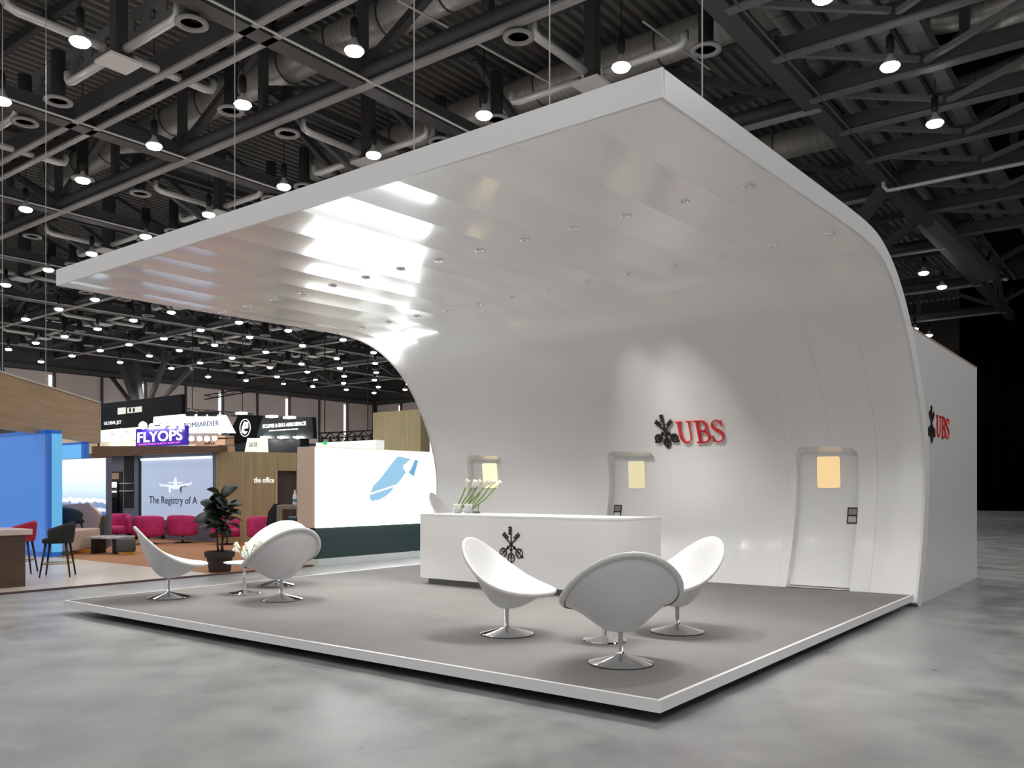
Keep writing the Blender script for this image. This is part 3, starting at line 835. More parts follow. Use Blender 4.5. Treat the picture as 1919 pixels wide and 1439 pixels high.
# ================================================================== LOGO
def emblem(mb, M, d):
    # three crossed keys, height about 1, centred on the crossing
    def key(ang, L1, L2, flip):
        c, s_ = math.cos(ang), math.sin(ang)
        T = lambda x, y: (c * x - s_ * y, s_ * x + c * y)
        def rib(pts, w): mb.ribbon([T(*p) for p in pts], w, d, M)
        rib([(0, -L1), (0, L2)], 0.045)
        for i in range(3):                                     # bits
            yb = L2 - 0.03 - i * 0.085
            rib([(0, yb), (flip * 0.10, yb)], 0.045)
            rib([(flip * 0.085, yb - 0.03), (flip * 0.085, yb + 0.03)], 0.03)
        rib([(flip * 0.045, L2 - 0.22), (flip * 0.045, L2)], 0.02)
        rib([(-0.05, -L1 * 0.55), (0.05, -L1 * 0.55)], 0.035)
        rib([(-0.04, -L1 * 0.68), (0.04, -L1 * 0.68)], 0.03)
        cy = -L1 - 0.115
        cc = T(0, cy)
        mb.ring(cc[0], cc[1], 0.125, 0.032, d, M)
        for a in (-PI / 2, PI / 6 + PI * 2 / 3 + PI / 6, 0):
            pass
        for sx in (-1, 1):                                      # scrolls inside the bow
            e_ = T(sx * 0.055, cy + 0.035); mb.ring(e_[0], e_[1], 0.045, 0.022, d, M, n=12)
        rib([(0, cy + 0.1), (0, cy - 0.12)], 0.03)
        rib([(-0.035, cy - 0.14), (0.035, cy - 0.14)], 0.045)
        e_ = T(0, cy - 0.16); mb.ring(e_[0], e_[1], 0.02, 0.03, d, M, n=8)
    key(0, 0.27, 0.50, -1)
    key(math.radians(50), 0.27, 0.42, 1)
    key(math.radians(-50), 0.27, 0.42, -1)
def letterU(mb, M, d):
    mb.ribbon([(0.17, 0.97), (0.17, 0.36), (0.20, 0.20), (0.28, 0.08), (0.40, 0.035), (0.52, 0.06), (0.61, 0.16), (0.645, 0.34), (0.65, 0.97)],
              [0.12, 0.12, 0.115, 0.095, 0.075, 0.06, 0.052, 0.048, 0.048], d, M)
    mb.prism([(0.02, 0.955), (0.33, 0.955), (0.33, 1.0), (0.02, 1.0)], d, M)
    mb.prism([(0.52, 0.955), (0.78, 0.955), (0.78, 1.0), (0.52, 1.0)], d, M)
def letterB(mb, M, d):
    mb.prism([(0.11, 0.0), (0.23, 0.0), (0.23, 1.0), (0.11, 1.0)], d, M)
    mb.prism([(0.0, 0.0), (0.34, 0.0), (0.34, 0.045), (0.0, 0.045)], d, M)
    mb.prism([(0.0, 0.955), (0.34, 0.955), (0.34, 1.0), (0.0, 1.0)], d, M)
    def bowl(y0, y1, xr):
        pts = []; ws = []
        for i in range(15):
            a = -PI / 2 + PI * i / 14
            pts.append((0.34 + (xr - 0.34) * math.cos(a), (y0 + y1) / 2 + (y1 - y0) / 2 * math.sin(a))); ws.append(0.042 + 0.068 * math.cos(a))
        mb.ribbon([(0.2, y0)] + pts + [(0.2, y1)], [0.05] + ws + [0.05], d, M)
    bowl(0.022, 0.52, 0.63); bowl(0.52, 0.978, 0.57)
def letterS(mb, M, d):
    pts = [(0.52, 0.80), (0.47, 0.92), (0.32, 0.975), (0.17, 0.93), (0.10, 0.80), (0.14, 0.66), (0.28, 0.56), (0.44, 0.46), (0.54, 0.33), (0.52, 0.16), (0.42, 0.055), (0.27, 0.02), (0.14, 0.07), (0.06, 0.22)]
    P = relax(catmull(pts, 4), 2)
    ws = [0.04 + 0.08 * math.exp(-((i / (len(P) - 1) - 0.5) / 0.2) ** 2) for i in range(len(P))]
    mb.ribbon(P, ws, d, M)
    mb.ribbon([(0.525, 0.72), (0.525, 0.97)], 0.04, d, M); mb.ribbon([(0.065, 0.30), (0.065, 0.03)], 0.04, d, M)
def logo(name, label, o_key, o_let, u, vv, kh, lh, lw, xs=1.0, d=0.03, kx=1.0):
    t = thing(name, label, 'sign', tuple(o_key))
    def sub(n, fn, M, m):
        mb = MB(); fn(mb, M, d); o = mb.build(n, m, t); o.location = -Vector(o_key); return o
    Mk = frame(o_key, u, vv) @ Matrix.Diagonal((kh * kx, kh, 1, 1))
    sub('emblem', emblem, Mk, KEYB)
    x = 0
    for n, fn, w in (('letter_u', letterU, 0.86), ('letter_b', letterB, 0.72), ('letter_s', letterS, 0.6)):
        M = frame(Vector(o_let) + Vector(u) * (x * lw / 2.18), u, vv) @ Matrix.Diagonal((lw / 2.18, lh, 1, 1))
        sub(n, fn, M, RED); x += w
    return t
# front logo on the curved wall
zc = 2.62
xk = wx(1246, zc); xl0 = wx(1273, zc); xl1 = wx(1361, zc)
yk = min(wall_y(xk, 2.3), wall_y(xk, 2.95), wall_y(xl1, 2.95)) - 0.005
def atY(px, py, Y): return onY(px, py, Y)
uu = (1, -0.006, 0)
tl = Vector((0, wall_y(xk, 2.9) - wall_y(xk, 2.35), 0.55)).normalized()
def onwall(px, py):
    x, z = -3.5, 2.6
    for _ in range(10):
        p = onY(px, py, wall_y(x, z) - 0.02); x, z = p.x, p.z
    return p
pk = onwall(1247, 806); pa = onwall(1273, 830); pb = onwall(1361, 827); pt = onwall(1275, 789)
uv = (pb - pa); uv.z = 0; uv.normalize()
logo('wall_logo', 'raised wall sign of three black crossed keys and red letters UBS', pk, pa, uv, tl, 0.60, (pt - pa).length * 0.98, (pb - pa).length, d=0.035, kx=0.86)
# side logo
q0 = onX(1745.5, 793, 0.0); qa = onX(1754, 818, 0.0); qb = onX(1778, 817, 0.0); qt = onX(1754, 777, 0.0)
logo('side_logo', 'crossed keys and red UBS letters on the right side wall', Vector((0.0, q0.y, q0.z)), Vector((0.0, qa.y, qa.z)), (0, 1, 0), (0, 0, 1), 0.56, qt.z - qa.z, qb.y - qa.y, d=0.012, kx=1.0)
# accent spots from the rear downlight row onto the wall logo, and a hall spot on the side wall
for px in (1236, 1306):
    xx = wx(px, 2.6)
    light('logo_beam', 'SPOT', (xx, 5.3, 4.60), 230, (1, 0.97, 0.93), 0.10, (xx + 0.05, 8.2, 2.62), 0.66, 1.0)

# ================================================================== RECEPTION DESK
desk = thing('reception_desk', 'long white reception desk with rounded front corner and key emblem', 'desk', (-5.2, 5.2, 0))
HD = 1.165
def deskpoly(in_, right=True):
    x0, y0, x1, y1 = -6.93 + in_, 4.68 + in_, -3.02 - in_, 5.78 - in_
    p = [(x0, y1), (x0, y0)]
    r = 0.55
    cx, cy = x1 - 0.12 - r, y0 + r
    for i in range(9):
        a = -PI / 2 + (PI / 2 - 0.14) * i / 8
        p.append((cx + r * math.cos(a), cy + r * math.sin(a)))
    p.append((x1, y1))
    return [(a + 5.2, b - 5.2) for a, b in p]
autosmooth(MB().prism(deskpoly(0.0), HD - 0.1 - 0.03, Matrix.Translation((0, 0, 0.1))).build('body', WHITE, desk), 0.5)
autosmooth(MB().prism(deskpoly(-0.004), 0.03, Matrix.Translation((0, 0, HD - 0.03))).build('worktop', WHITE, desk), 0.5)
autosmooth(MB().prism(deskpoly(0.10), 0.1, Matrix.Translation((0, 0, 0.0))).build('plinth', mat('grey_plinth', (0.22, 0.22, 0.23), rough=0.5), desk), 0.5)
pc = onY(958, 1022, 4.675)
mb = MB(); emblem(mb, frame((0, 0, 0), (1, 0, 0), (0, 0, 1)) @ Matrix.Diagonal((0.52, 0.54, 1, 1)), 0.006)
o = mb.build('emblem', KEYBR, desk); o.location = (pc.x + 5.2, 4.676 - 5.2, pc.z + 0.02); o['label'] = 'dark bronze emblem of three crossed keys'

# calla lilies in two glass vases
def arrangement(px, label, n, seed):
    rnd = random.Random(seed)
    p = onZ(px, 962, HD); p.y = 5.35; q = onY(px, 960, 5.35); p.x = q.x
    t = thing('lily_vase', label, 'flowers', (p.x, p.y, HD), group='lily vases on the desk')
    MB().lathe([(0.0, 0.0), (0.06, 0.0), (0.07, 0.02), (0.075, 0.16), (0.068, 0.16), (0.062, 0.025), (0.0, 0.02)], 18).build('vase', GLASS, t, smooth=True)
    mb = MB()
    for i in range(16):
        a = rnd.random() * 6.28; mb.tube([(0.03 * math.cos(a), 0.03 * math.sin(a), 0.03), (0.05 * math.cos(a + 1), 0.05 * math.sin(a + 1), 0.10), (0.10 * math.cos(a + 1), 0.08 * math.sin(a + 1), 0.13)], [0.012, 0.014, 0.003], 5)
    mb.build('leaves', STEM, t)
    dirv = RGT
    for i in range(n):
        w = i / max(1, n - 1) - 0.5
        h = 0.40 + 0.03 * rnd.random(); rr = 0.26 + 0.16 * w + 0.03 * rnd.random()
        pts = [dirv * (0.02 * w) + Vector((0, 0, 0.04)), dirv * (rr * 0.30 + 0.12 * w) + Vector((0, 0, 0.15)), dirv * (rr * 0.72 + 0.14 * w) + Vector((0, 0, h * 0.70)), dirv * (rr * 0.98 + 0.16 * w) + Vector((0, 0, h)), dirv * (rr * 1.10 + 0.17 * w) + Vector((0, 0, h + 0.05))]
        P = relax([a.lerp(b, k / 4) for a, b in zip(pts[:-1], pts[1:]) for k in range(4)] + [pts[-1]], 3)
        s = MB().tube(P, 0.011, 7).build('stem', STEM, t, smooth=True)
        e1 = P[-1]; dd = (P[-1] - P[-4]).normalized()
        M = Matrix.Translation(e1) @ dd.to_track_quat('Z', 'Y').to_matrix().to_4x4()
        MB().lathe([(0.011, -0.03), (0.022, 0.02), (0.036, 0.07), (0.050, 0.11), (0.040, 0.112), (0.016, 0.04), (0.0, 0.0)], 10, M=M).build('blossom', LILY, s, smooth=True)
arrangement(858, 'left glass vase of leaning white calla lilies on the desk', 4, 3)
arrangement(878, 'right glass vase of leaning white calla lilies on the desk', 4, 9)
p = onY(893, 958, 5.4)
t = thing('pen_stand', 'small grey stand with a pen on the desk beside the lilies', 'pen stand', (p.x, 5.4, HD))
MB().bbox(-0.06, 0.06, -0.03, 0.03, 0, 0.035, 0.006).build('base', GREYF, t)
MB().tube([(0.03, 0, 0.03), (0.045, 0, 0.16)], 0.005, 6).build('pen', BLKLEG, t)

# ================================================================== SWIVEL SHELL CHAIRS AND TABLES
def chair_shell_points(inner, nT=40, nR=12):
    rows = []
    for j in range(nR + 1):
        t = j / nR; row = []
        for k in range(nT):
            th = 2 * PI * k / nT
            c, s_ = math.cos(th), math.sin(th)
            back = (1 - c) / 2
            xr = 0.02 + (0.49 if c > 0 else 0.46) * c
            yr = 0.53 * s_ * (1.0 - 0.10 * c) 
            zr = 0.45 + 0.55 * back ** 2.3
            q = max(0.0, (t - 0.12) / 0.88); sm = q * q * (3 - 2 * q); w = back ** 3.2
            if not inner:
                h = sm * (1 - w) + t ** 2.4 * w
                x, y, z = xr * t, yr * t, 0.285 + (zr - 0.285) * h
            else:
                h = (t ** 2.2) * (1 - w) + t ** 2.7 * w
                x, y, z = xr * t * 0.985, yr * t * 0.985, 0.375 + (zr - 0.375) * h
                ho = sm * (1 - w) + t ** 2.4 * w
                z = max(z, 0.285 + (zr - 0.285) * ho + 0.03)
            row.append(Vector((x, y, z)))
        rows.append(row)
    return rows
def chair_proto(label):
    t = thing('swivel_chair', label, 'chair', (0, 0, 0), group='white shell swivel chairs')
    O = chair_shell_points(False); I = chair_shell_points(True); nT = 40
    v = []; f = []
    rows = O[1:] 
    v.append((0, 0, 0.285)); 
    for r in rows: v += [tuple(p) for p in r]
    for k in range(nT): f.append((0, 1 + (k + 1) % nT, 1 + k))
    for j in range(len(rows) - 1):
        for k in range(nT):
            a = 1 + j * nT + k; b = 1 + j * nT + (k + 1) % nT; f.append((a, b, b + nT, a + nT))
    base = len(v); rows2 = []
    # under the padding: close with the same surface moved inwards
    for r in reversed(rows):
        rows2.append([Vector((p.x * 0.975, p.y * 0.975, p.z + 0.012)) for p in r])
    for r in rows2: v += [tuple(p) for p in r]
    L = 1 + (len(rows) - 1) * nT
    for k in range(nT): f.append((L + k, L + (k + 1) % nT, base + (k + 1) % nT, base + k))
    for j in range(len(rows2) - 1):
        for k in range(nT):
            a = base + j * nT + k; b = base + j * nT + (k + 1) % nT; f.append((a, b, b + nT, a + nT))
    v.append((0, 0, 0.31)); c = len(v) - 1; L = base + (len(rows2) - 1) * nT
    for k in range(nT): f.append((L + k, L + (k + 1) % nT, c))
    MB().add(v, f).build('shell', CHAIRG, t, smooth=True)
    # padded inside with a fat rolled rim
    v = [(0, 0, 0.376)]; f = []
    rows = [r for r in I[1:]]
    rim = I[-1]
    cen = Vector((0, 0, 0.7))
    extra = []
    for (ax, az) in ((0.012, 0.018), (0.030, 0.020), (0.042, 0.006), (0.040, -0.018), (0.022, -0.036), (0.0, -0.04)):
        row = []
        for k in range(nT):
            p = rim[k]; d = Vector((p.x, p.y, 0)).normalized()
            row.append(p + d * ax + Vector((0, 0, az)))
        extra.append(row)
    rows = rows + extra
    for r in rows: v += [tuple(p) for p in r]
    for k in range(nT): f.append((0, 1 + k, 1 + (k + 1) % nT))
    for j in range(len(rows) - 1):
        for k in range(nT):
            a = 1 + j * nT + k; b = 1 + j * nT + (k + 1) % nT; f.append((a, a + nT, b + nT, b))
    MB().add(v, f).build('padding', CHAIRW, t, smooth=True)
    MB().lathe([(0.0, 0.30), (0.024, 0.30), (0.024, 0.10), (0.034, 0.095), (0.034, 0.05), (0.0, 0.05)], 16).build('column', CHROME, t, smooth=True)
    b = MB().lathe([(0.0, 0.095), (0.035, 0.09), (0.06, 0.072), (0.285, 0.016), (0.295, 0.010), (0.295, 0.0), (0.0, 0.0)], 40).build('base', CHROME, t, smooth=True)
    autosmooth(b, 0.5)
    MB().lathe([(0.27, 0.004), (0.299, 0.004), (0.299, 0.0), (0.27, 0.0)], 36).build('floor_ring', BLKLEG, t)
    return t
c0 = chair_proto('x')
TR = Vector((-1.67, 1.95, 0)); TL = Vector((-8.08, 2.05, 0))
CH_L = [((-0.94, 1.03), TR, 'white shell swivel chair seen from behind, nearest the platform corner', 0.10),
        ((-2.72, 1.63), TR, 'white shell swivel chair facing right, in front of the desk emblem', 0.0),
        ((-1.31, 2.90), TR, 'white shell swivel chair behind the nearest chair, open side to the left', -0.25),
        ((-8.53, 1.08), TL, 'white shell swivel chair at far left, turned side-on towards the plant', 0.0),
        ((-7.03, 1.93), TL, 'white shell swivel chair seen from its back right of the lily table', 0.0),
        ((-8.59, 3.01), TL, 'white shell swivel chair half hidden at the far side of the left table', 0.0)]
for i, ((x, y), T, lab, da) in enumerate(CH_L):
    o = c0 if i == 0 else copy_tree(c0)
    o.location = (x, y, 0.004); o.rotation_euler = (0, 0, math.atan2(T.y - y, T.x - x) + da); o['label'] = lab
def small_table(T, lab, fl):
    t = thing('side_table', lab, 'table', (T.x, T.y, 0.004), group='white side tables')
    b = MB().lathe([(0.0, 0.06), (0.03, 0.055), (0.10, 0.03), (0.225, 0.012), (0.235, 0.0), (0.0, 0.0)], 36).build('base', CHROME, t, smooth=True); autosmooth(b, 0.5)
    MB().lathe([(0.0, 0.43), (0.022, 0.43), (0.022, 0.05), (0.0, 0.05)], 14).build('column', CHROME, t, smooth=True)
    MB().lathe([(0.0, 0.42), (0.10, 0.42), (0.26, 0.45), (0.30, 0.465), (0.30, 0.475), (0.28, 0.48), (0.0, 0.48)], 40).build('table_top', WHITE, t, smooth=True)
    if fl:
        g = thing('lily_bowl', 'small vase of white lilies on the left side table', 'flowers', (T.x + 0.08, T.y + 0.02, 0.485))
        MB().lathe([(0.0, 0.0), (0.05, 0.0), (0.055, 0.09), (0.048, 0.09), (0.044, 0.01), (0.0, 0.01)], 16).build('vase', GLASS, g, smooth=True)
        rnd = random.Random(5)
        for k in range(7):
            a = k * 0.9; r = 0.05 + 0.05 * rnd.random(); h = 0.14 + 0.10 * rnd.random()
            pts = [Vector((0, 0, 0.02)), Vector((r * 0.5 * math.cos(a), r * 0.5 * math.sin(a), h * 0.6)), Vector((r * 1.5 * math.cos(a), r * 1.5 * math.sin(a), h))]
            P = relax([p.lerp(q, i / 3) for p, q in zip(pts[:-1], pts[1:]) for i in range(3)] + [pts[-1]], 2)
            s = MB().tube(P, 0.007, 6).build('stem', STEM, g, smooth=True)
            dd = (P[-1] - P[-3]).normalized(); M = Matrix.Translation(P[-1]) @ dd.to_track_quat('Z', 'Y').to_matrix().to_4x4()
            MB().lathe([(0.007, -0.01), (0.018, 0.03), (0.034, 0.075), (0.040, 0.10), (0.030, 0.10), (0.010, 0.03), (0.0, 0.01)], 9, M=M).build('blossom', LILY, s, smooth=True)
small_table(TR, 'round side table with chrome foot hidden behind the nearest chair', False)
small_table(TL, 'round white side table carrying lilies at the left', True)
# bar-height shell stool behind the desk
p = onY(838, 960, 6.6)
st = copy_tree(c0); st.location = (p.x, 6.6, 0.004); st.rotation_euler = (0, 0, 0.35); st.scale = (0.72, 0.72, 1.0)
st.name = 'shell_stool'
tag(st, 'white shell stool behind the left end of the desk', 'stool'); del st['group']
for ch in st.children:
    nm = ch.name.split('.')[0]
    if nm in ('shell', 'padding'): ch.location.z = 0.46
    if nm == 'column': ch.scale.z = 2.5

# ================================================================== NEIGHBOUR STAND ACROSS THE AISLE (edge at x = -12.45)
AX = -12.45
FB = FLOOR + 0.03
ns = thing('stand_floor', 'low stand floor, cream in front and terracotta behind, beyond the aisle', 'floor deck', (AX, 4, FLOOR))
MB().box(-20, 0, -12, 0.4, 0, 0.03).build('cream_sheet', CREAMF, ns)
MB().box(-22, 0, 0.4, 9.5, 0, 0.03).build('terracotta_carpet', ORANGEF, ns)
MB().box(0, 0.05, -12, 2.9, 0, 0.035).build('edge_strip', BROWNE, ns)

def zat(px, py, Y): return onY(px, py, Y).z
def panelY(mb, px0, px1, zt, zb, Y, d=0.1):
    return mb.box(onY(px0, 900, Y).x, onY(px1, 900, Y).x, Y, Y + d, zb, zt)

# big white lightbox with a blue tail print on a dark green base
lb = thing('lightbox_wall', 'big glowing white lightbox wall with blue print over a dark green base', 'lightbox', (AX, 7.0, FLOOR))
Ly = 8.6
zt = 2.55 - FLOOR; zg = 0.68 - FLOOR
MB().box(-0.62, -0.02, 0.0, Ly, zg, zt).build('cabinet', mat('beige_lightbox_side', (0.60, 0.46, 0.38), rough=0.6), lb)
MB().box(-0.02, 0.0, 0.04, Ly - 0.04, zg, zt - 0.03).build('lit_face', LBOX, lb)
MB().box(-0.55, -0.03, 0.03, Ly, 0.15, zg).build('base_panel', GREEN, lb)
MB().box(-0.6, 0.14, -0.02, Ly, 0.0, 0.15).build('plinth', mat('pale_plinth', (0.62, 0.66, 0.64), rough=0.5), lb)
def px_poly(pxs, m, name, par, X):
    pts = [onX(x, y, X) for x, y in pxs]
    n = len(pts)
    v = [(0.0, p.y - 7.0, p.z - FLOOR) for p in pts] + [(0.006, p.y - 7.0, p.z - FLOOR) for p in pts]
    f = [tuple(range(n)), tuple(range(2 * n - 1, n - 1, -1))] + [(i, (i + 1) % n, n + (i + 1) % n, n + i) for i in range(n)]
    MB().add(v, f).build(name, m, par)
px_poly([(742.5, 857), (748, 854.5), (771, 860), (762, 867), (755, 874), (757, 879), (761, 885), (752, 898), (743, 908), (696, 923.5), (693.5, 924), (697, 917), (699, 910), (712, 897), (728, 876)], TAILB2, 'tail_print', lb, AX)
px_poly([(693.5, 926), (695, 926.5), (739, 911.5), (733, 921), (723, 930), (710, 937), (696, 939), (692.5, 934)], TAILB2, 'tail_print', lb, AX)
px_poly([(777, 861), (784, 863), (775.5, 893.5), (765, 885), (771, 877)], TAILB, 'tail_print', lb, AX)

# wall with the registry graphic and coffee niche
WY = 10.3
rw = thing('graphic_wall', 'blue grey stand wall with backlit aircraft graphic and black niches', 'wall unit', (-24, WY, FLOOR))
ox, oy, oz = -24, WY, FLOOR
def R_(name, px0, px1, zt, zb, m, d0=0.0, d1=0.15, par=None):
    mb = MB().box(onY(px0, 900, WY).x - ox, onY(px1, 900, WY).x - ox, d0, d1, zb - oz, zt - oz)
    return mb.build(name, m, par or rw)
ztop = zat(330, 842, WY)
R_('wall_panel', 150, 406, ztop, FB, GREYW, 0.0, 0.2)
g = R_('graphic_panel', 267, 399, zat(330, 858, WY), zat(330, 975, WY), REGB, -0.04, 0.0)
R_('led_strip', 267, 399, zat(330, 858, WY) + 0.02, zat(330, 861, WY), LEDW, -0.07, -0.04)
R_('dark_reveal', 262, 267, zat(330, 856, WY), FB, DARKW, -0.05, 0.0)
R_('niche', 233, 251, zat(242, 855, WY), zat(242, 952, WY), DARKW, -0.012, 0.0)  # flat panel proud of the wall; recess shade put into its black
for py in (905, 919): R_('shelf', 233, 251, zat(242, py, WY), zat(242, py + 1.6, WY), MARBLE, -0.2, -0.01)
n2 = R_('coffee_niche', 202, 230, zat(216, 884, WY), zat(216, 962, WY), DARKW, -0.015, 0.0)  # no real recess either: the dark colour gives the inset shade
R_('niche_back', 206, 224, zat(216, 886, WY), zat(216, 898, WY), mat('tan_tile', (0.45, 0.27, 0.15), rough=0.5), -0.03, -0.015)
M_ = frame((onY(282, 947, WY).x - ox, -0.05, zat(290, 943, WY) - oz), (1, 0, 0), (0, 0, 1))
wtx = onY(372, 940, WY).x - onY(282, 940, WY).x
text_mesh('The Registry of A', 0.36, M_, REGT, rw, 'lettering', 0.003, width=wtx)
# aircraft seen from the front
xm = onY(331, 910, WY).x - ox; zm = zat(331, 911, WY) - oz
def ac(name, poly, m):
    M = frame((xm, -0.046, zm), (1, 0, 0), (0, 0, 1)); MB().prism(poly, 0.005, M).build(name, m, rw)
ac('aircraft_print', [(-1.0, 0.12), (-0.95, 0.0), (-0.35, -0.02), (-0.15, -0.10), (0.15, -0.10), (0.35, -0.02), (0.95, 0.05), (1.0, 0.17), (0.9, 0.10), (0.3, 0.06), (0.12, 0.02), (0.04, 0.3), (-0.04, 0.3), (-0.12, 0.02), (-0.3, 0.05), (-0.9, 0.06)], REGL)
ac('aircraft_print', [(-0.42, 0.10), (0.42, 0.10), (0.42, 0.14), (-0.42, 0.14)], REGL)
ac('aircraft_print', [(-0.40, -0.22), (-0.29, -0.22), (-0.29, 0.0), (-0.40, 0.0)], REGL)
ac('aircraft_print', [(0.30, -0.20), (0.36, -0.20), (0.38, -0.04), (0.65, 0.0), (0.65, 0.04), (0.30, 0.0)], REGT)
cmn = thing('coffee_machine', 'white lit coffee machine standing in the black wall niche', 'coffee machine', (onY(216, 920, WY).x, WY - 0.16, zat(216, 962, WY)))
cw = 0.30; chh = zat(216, 903, WY) - zat(216, 962, WY)
MB().bbox(-cw, cw, -0.12, 0.12, 0.0, chh * 0.45, 0.02).build('body', BLKF, cmn)
MB().bbox(-cw * 0.9, cw * 0.9, -0.12, 0.1, chh * 0.82, chh, 0.03).build('hood', mat('lit_white_plastic', (0.8, 0.8, 0.8), emit=(1, 1, 1), es=0.7), cmn)
for k in range(2): MB().box(-cw * 0.85, cw * 0.85, -0.12, 0.1, chh * (0.5 + 0.16 * k), chh * (0.56 + 0.16 * k)).build('rack', GOLD if k == 0 else MATS['lit_white_plastic'], cmn)
MB().box(-cw, cw, 0.08, 0.12, 0.0, chh).build('rear_panel', BLKF, cmn)
hd = thing('brown_header', 'brown wooden header board along the top of the graphic wall', 'header', (-25, 10.05, ztop))
xa, xb = onY(172, 850, 10.05).x + 25, onY(411, 840, 10.05).x + 25
za, zb_ = zat(172, 857, 10.05) - ztop, zat(411, 844, 10.05) - ztop
zt0, zt1 = zat(172, 836, 10.05) - ztop, zat(411, 835.5, 10.05) - ztop
MB().add([(xa, 0, za), (xb, 0, za), (xb, 0, zt1), (xa, 0, zt0), (xa, 0.3, za), (xb, 0.3, za), (xb, 0.3, zt1), (xa, 0.3, zt0)], [(0, 1, 2, 3), (7, 6, 5, 4), (0, 4, 5, 1), (1, 5, 6, 2), (2, 6, 7, 3), (3, 7, 4, 0)]).build('board', mat('mid_brown_board', (0.17, 0.09, 0.045), rough=0.5, noise=((2, 2, 14), (0.13, 0.065, 0.032), 5, 0.3, 0.7, 0)), hd)

# tan wood wall "the office"
A = onY(405, 900, 10.25); A.z = 0
dA = (A - CAM).dot(FWD)
B = CAM + ray(572, CYP) * (dA * 1.045); B.z = 0; A = Vector((A.x, A.y, 0))
ud = (B - A).normalized(); Lw = (B - A).length
offh = 1.6 + (914 - 845.6) * dA / F - FLOOR
ow = thing('office_wall', 'tan wood veneer wall lettered the office, with a dark doorway', 'wall unit', (A.x, A.y, FLOOR), math.atan2(ud.y, ud.x))
kpx = Lw / (572 - 405.0)
dx0, dx1 = (518 - 405) * kpx, (555 - 405) * kpx; dzt = 1.6 + (914 - 882) * dA * 1.03 / F - FLOOR
nb = 5
for i in range(nb):
    x0, x1 = dx0 * i / nb, dx0 * (i + 1) / nb
    MB().box(x0 + 0.002, x1 - 0.002, 0, 0.12, 0.03, offh).build('veneer_panel', WOODT, ow)
MB().box(dx0 + 0.002, dx1 - 0.002, 0, 0.12, dzt, offh).build('veneer_panel', WOODT, ow)
MB().box(dx1 + 0.002, Lw + 2.0, 0, 0.12, 0.03, offh).build('veneer_panel', WOODT, ow)
MB().box(dx0 - 0.06, dx0, -0.03, 0.0, 0.03, dzt + 0.02).build('door_frame', mat('pale_wood_frame', (0.55, 0.42, 0.33), rough=0.5), ow)
MB().box(dx0, dx1, 0.10, 0.14, 0.03, dzt).build('dark_door', mat('dark_brown_door', (0.055, 0.045, 0.04), rough=0.6), ow)
text_mesh('the office', 0.25, frame(((474 - 405) * kpx, -0.012, 1.6 + (914 - 904) * dA / F - FLOOR), (1, 0, 0), (0, 0, 1)), WTEXT, ow, 'lettering', 0.008, width=(512 - 474) * kpx)

# high table, bottle and teal stool by the doorway
tp = CAM + ray(548, CYP) * (dA * 0.90); tp.z = FB
zt_ = 1.6 - (946 - 914) * dA * 0.90 / F - FB
ht_ = thing('high_table', 'grey high table by the dark doorway beside the lightbox', 'table', tuple(tp), YAW)
MB().bbox(-0.36, 0.5, -0.35, 0.35, zt_ - 0.12, zt_, 0.01).build('table_top', mat('grey_taupe', (0.22, 0.20, 0.16), rough=0.5), ht_)
MB().box(-0.36, -0.2, -0.35, 0.35, 0, zt_ - 0.12).build('leg', MATS['grey_taupe'], ht_)
MB().box(0.36, 0.5, -0.35, 0.35, 0, zt_ - 0.12).build('leg', MATS['grey_taupe'], ht_)
bp = CAM + ray(552.5, CYP) * (dA * 0.89)
bt = thing('water_bottle', 'clear water bottle with blue label on the high table', 'bottle', (bp.x, bp.y, FB + zt_ + 0.002))
MB().lathe([(0.0, 0.0), (0.055, 0.0), (0.06, 0.05), (0.06, 0.22), (0.05, 0.28), (0.022, 0.36), (0.022, 0.39), (0.0, 0.39)], 14).build('body', mat('bright_bottle', (0.75, 0.88, 0.92), rough=0.1), bt, smooth=True)
MB().lathe([(0.0605, 0.09), (0.0615, 0.09), (0.0615, 0.17), (0.0605, 0.17), (0.0605, 0.09)], 14).build('label', mat('teal_label', (0.05, 0.25, 0.4), rough=0.5), bt)
MB().lathe([(0.0, 0.39), (0.026, 0.39), (0.026, 0.43), (0.0, 0.43)], 12).build('cap', WHITE, bt)
sp = CAM + ray(547, CYP) * (dA * 0.93); 
ts = thing('teal_stool', 'small stool with pale teal seat under the high table', 'stool', (sp.x, sp.y, FB), YAW)
zs = 1.6 - (968 - 914) * dA * 0.93 / F - FB
MB().bbox(-0.2, 0.22, -0.2, 0.2, zs - 0.09, zs, 0.03).build('seat', mat('teal_fabric', (0.10, 0.28, 0.32), rough=0.8), ts)
for sx in (-0.17, 0.18):
    for sy in (-0.17, 0.17): MB().box(sx - 0.015, sx + 0.015, sy - 0.015, sy + 0.015, 0, zs - 0.09).build('leg', BLKLEG, ts)
cp = CAM + ray(518, CYP) * (dA * 0.92)
ct = thing('coat_chair', 'dark bar chair with a black coat slung over its back', 'chair', (cp.x, cp.y, FB), YAW)
zc_ = 1.6 - (944 - 914) * dA * 0.92 / F - FB
MB().add([(-0.30, -0.12, 0.45), (0.16, -0.12, 0.45), (0.14, -0.12, zc_), (-0.05, -0.10, zc_), (-0.22, -0.10, zc_ * 0.8), (-0.30, 0.12, 0.45), (0.16, 0.12, 0.45), (0.12, 0.08, zc_), (-0.05, 0.08, zc_), (-0.22, 0.1, zc_ * 0.8)],
         [(0, 1, 2, 3, 4), (9, 8, 7, 6, 5), (0, 5, 6, 1), (1, 6, 7, 2), (2, 7, 8, 3), (3, 8, 9, 4), (4, 9, 5, 0)]).build('coat', BLKF, ct)
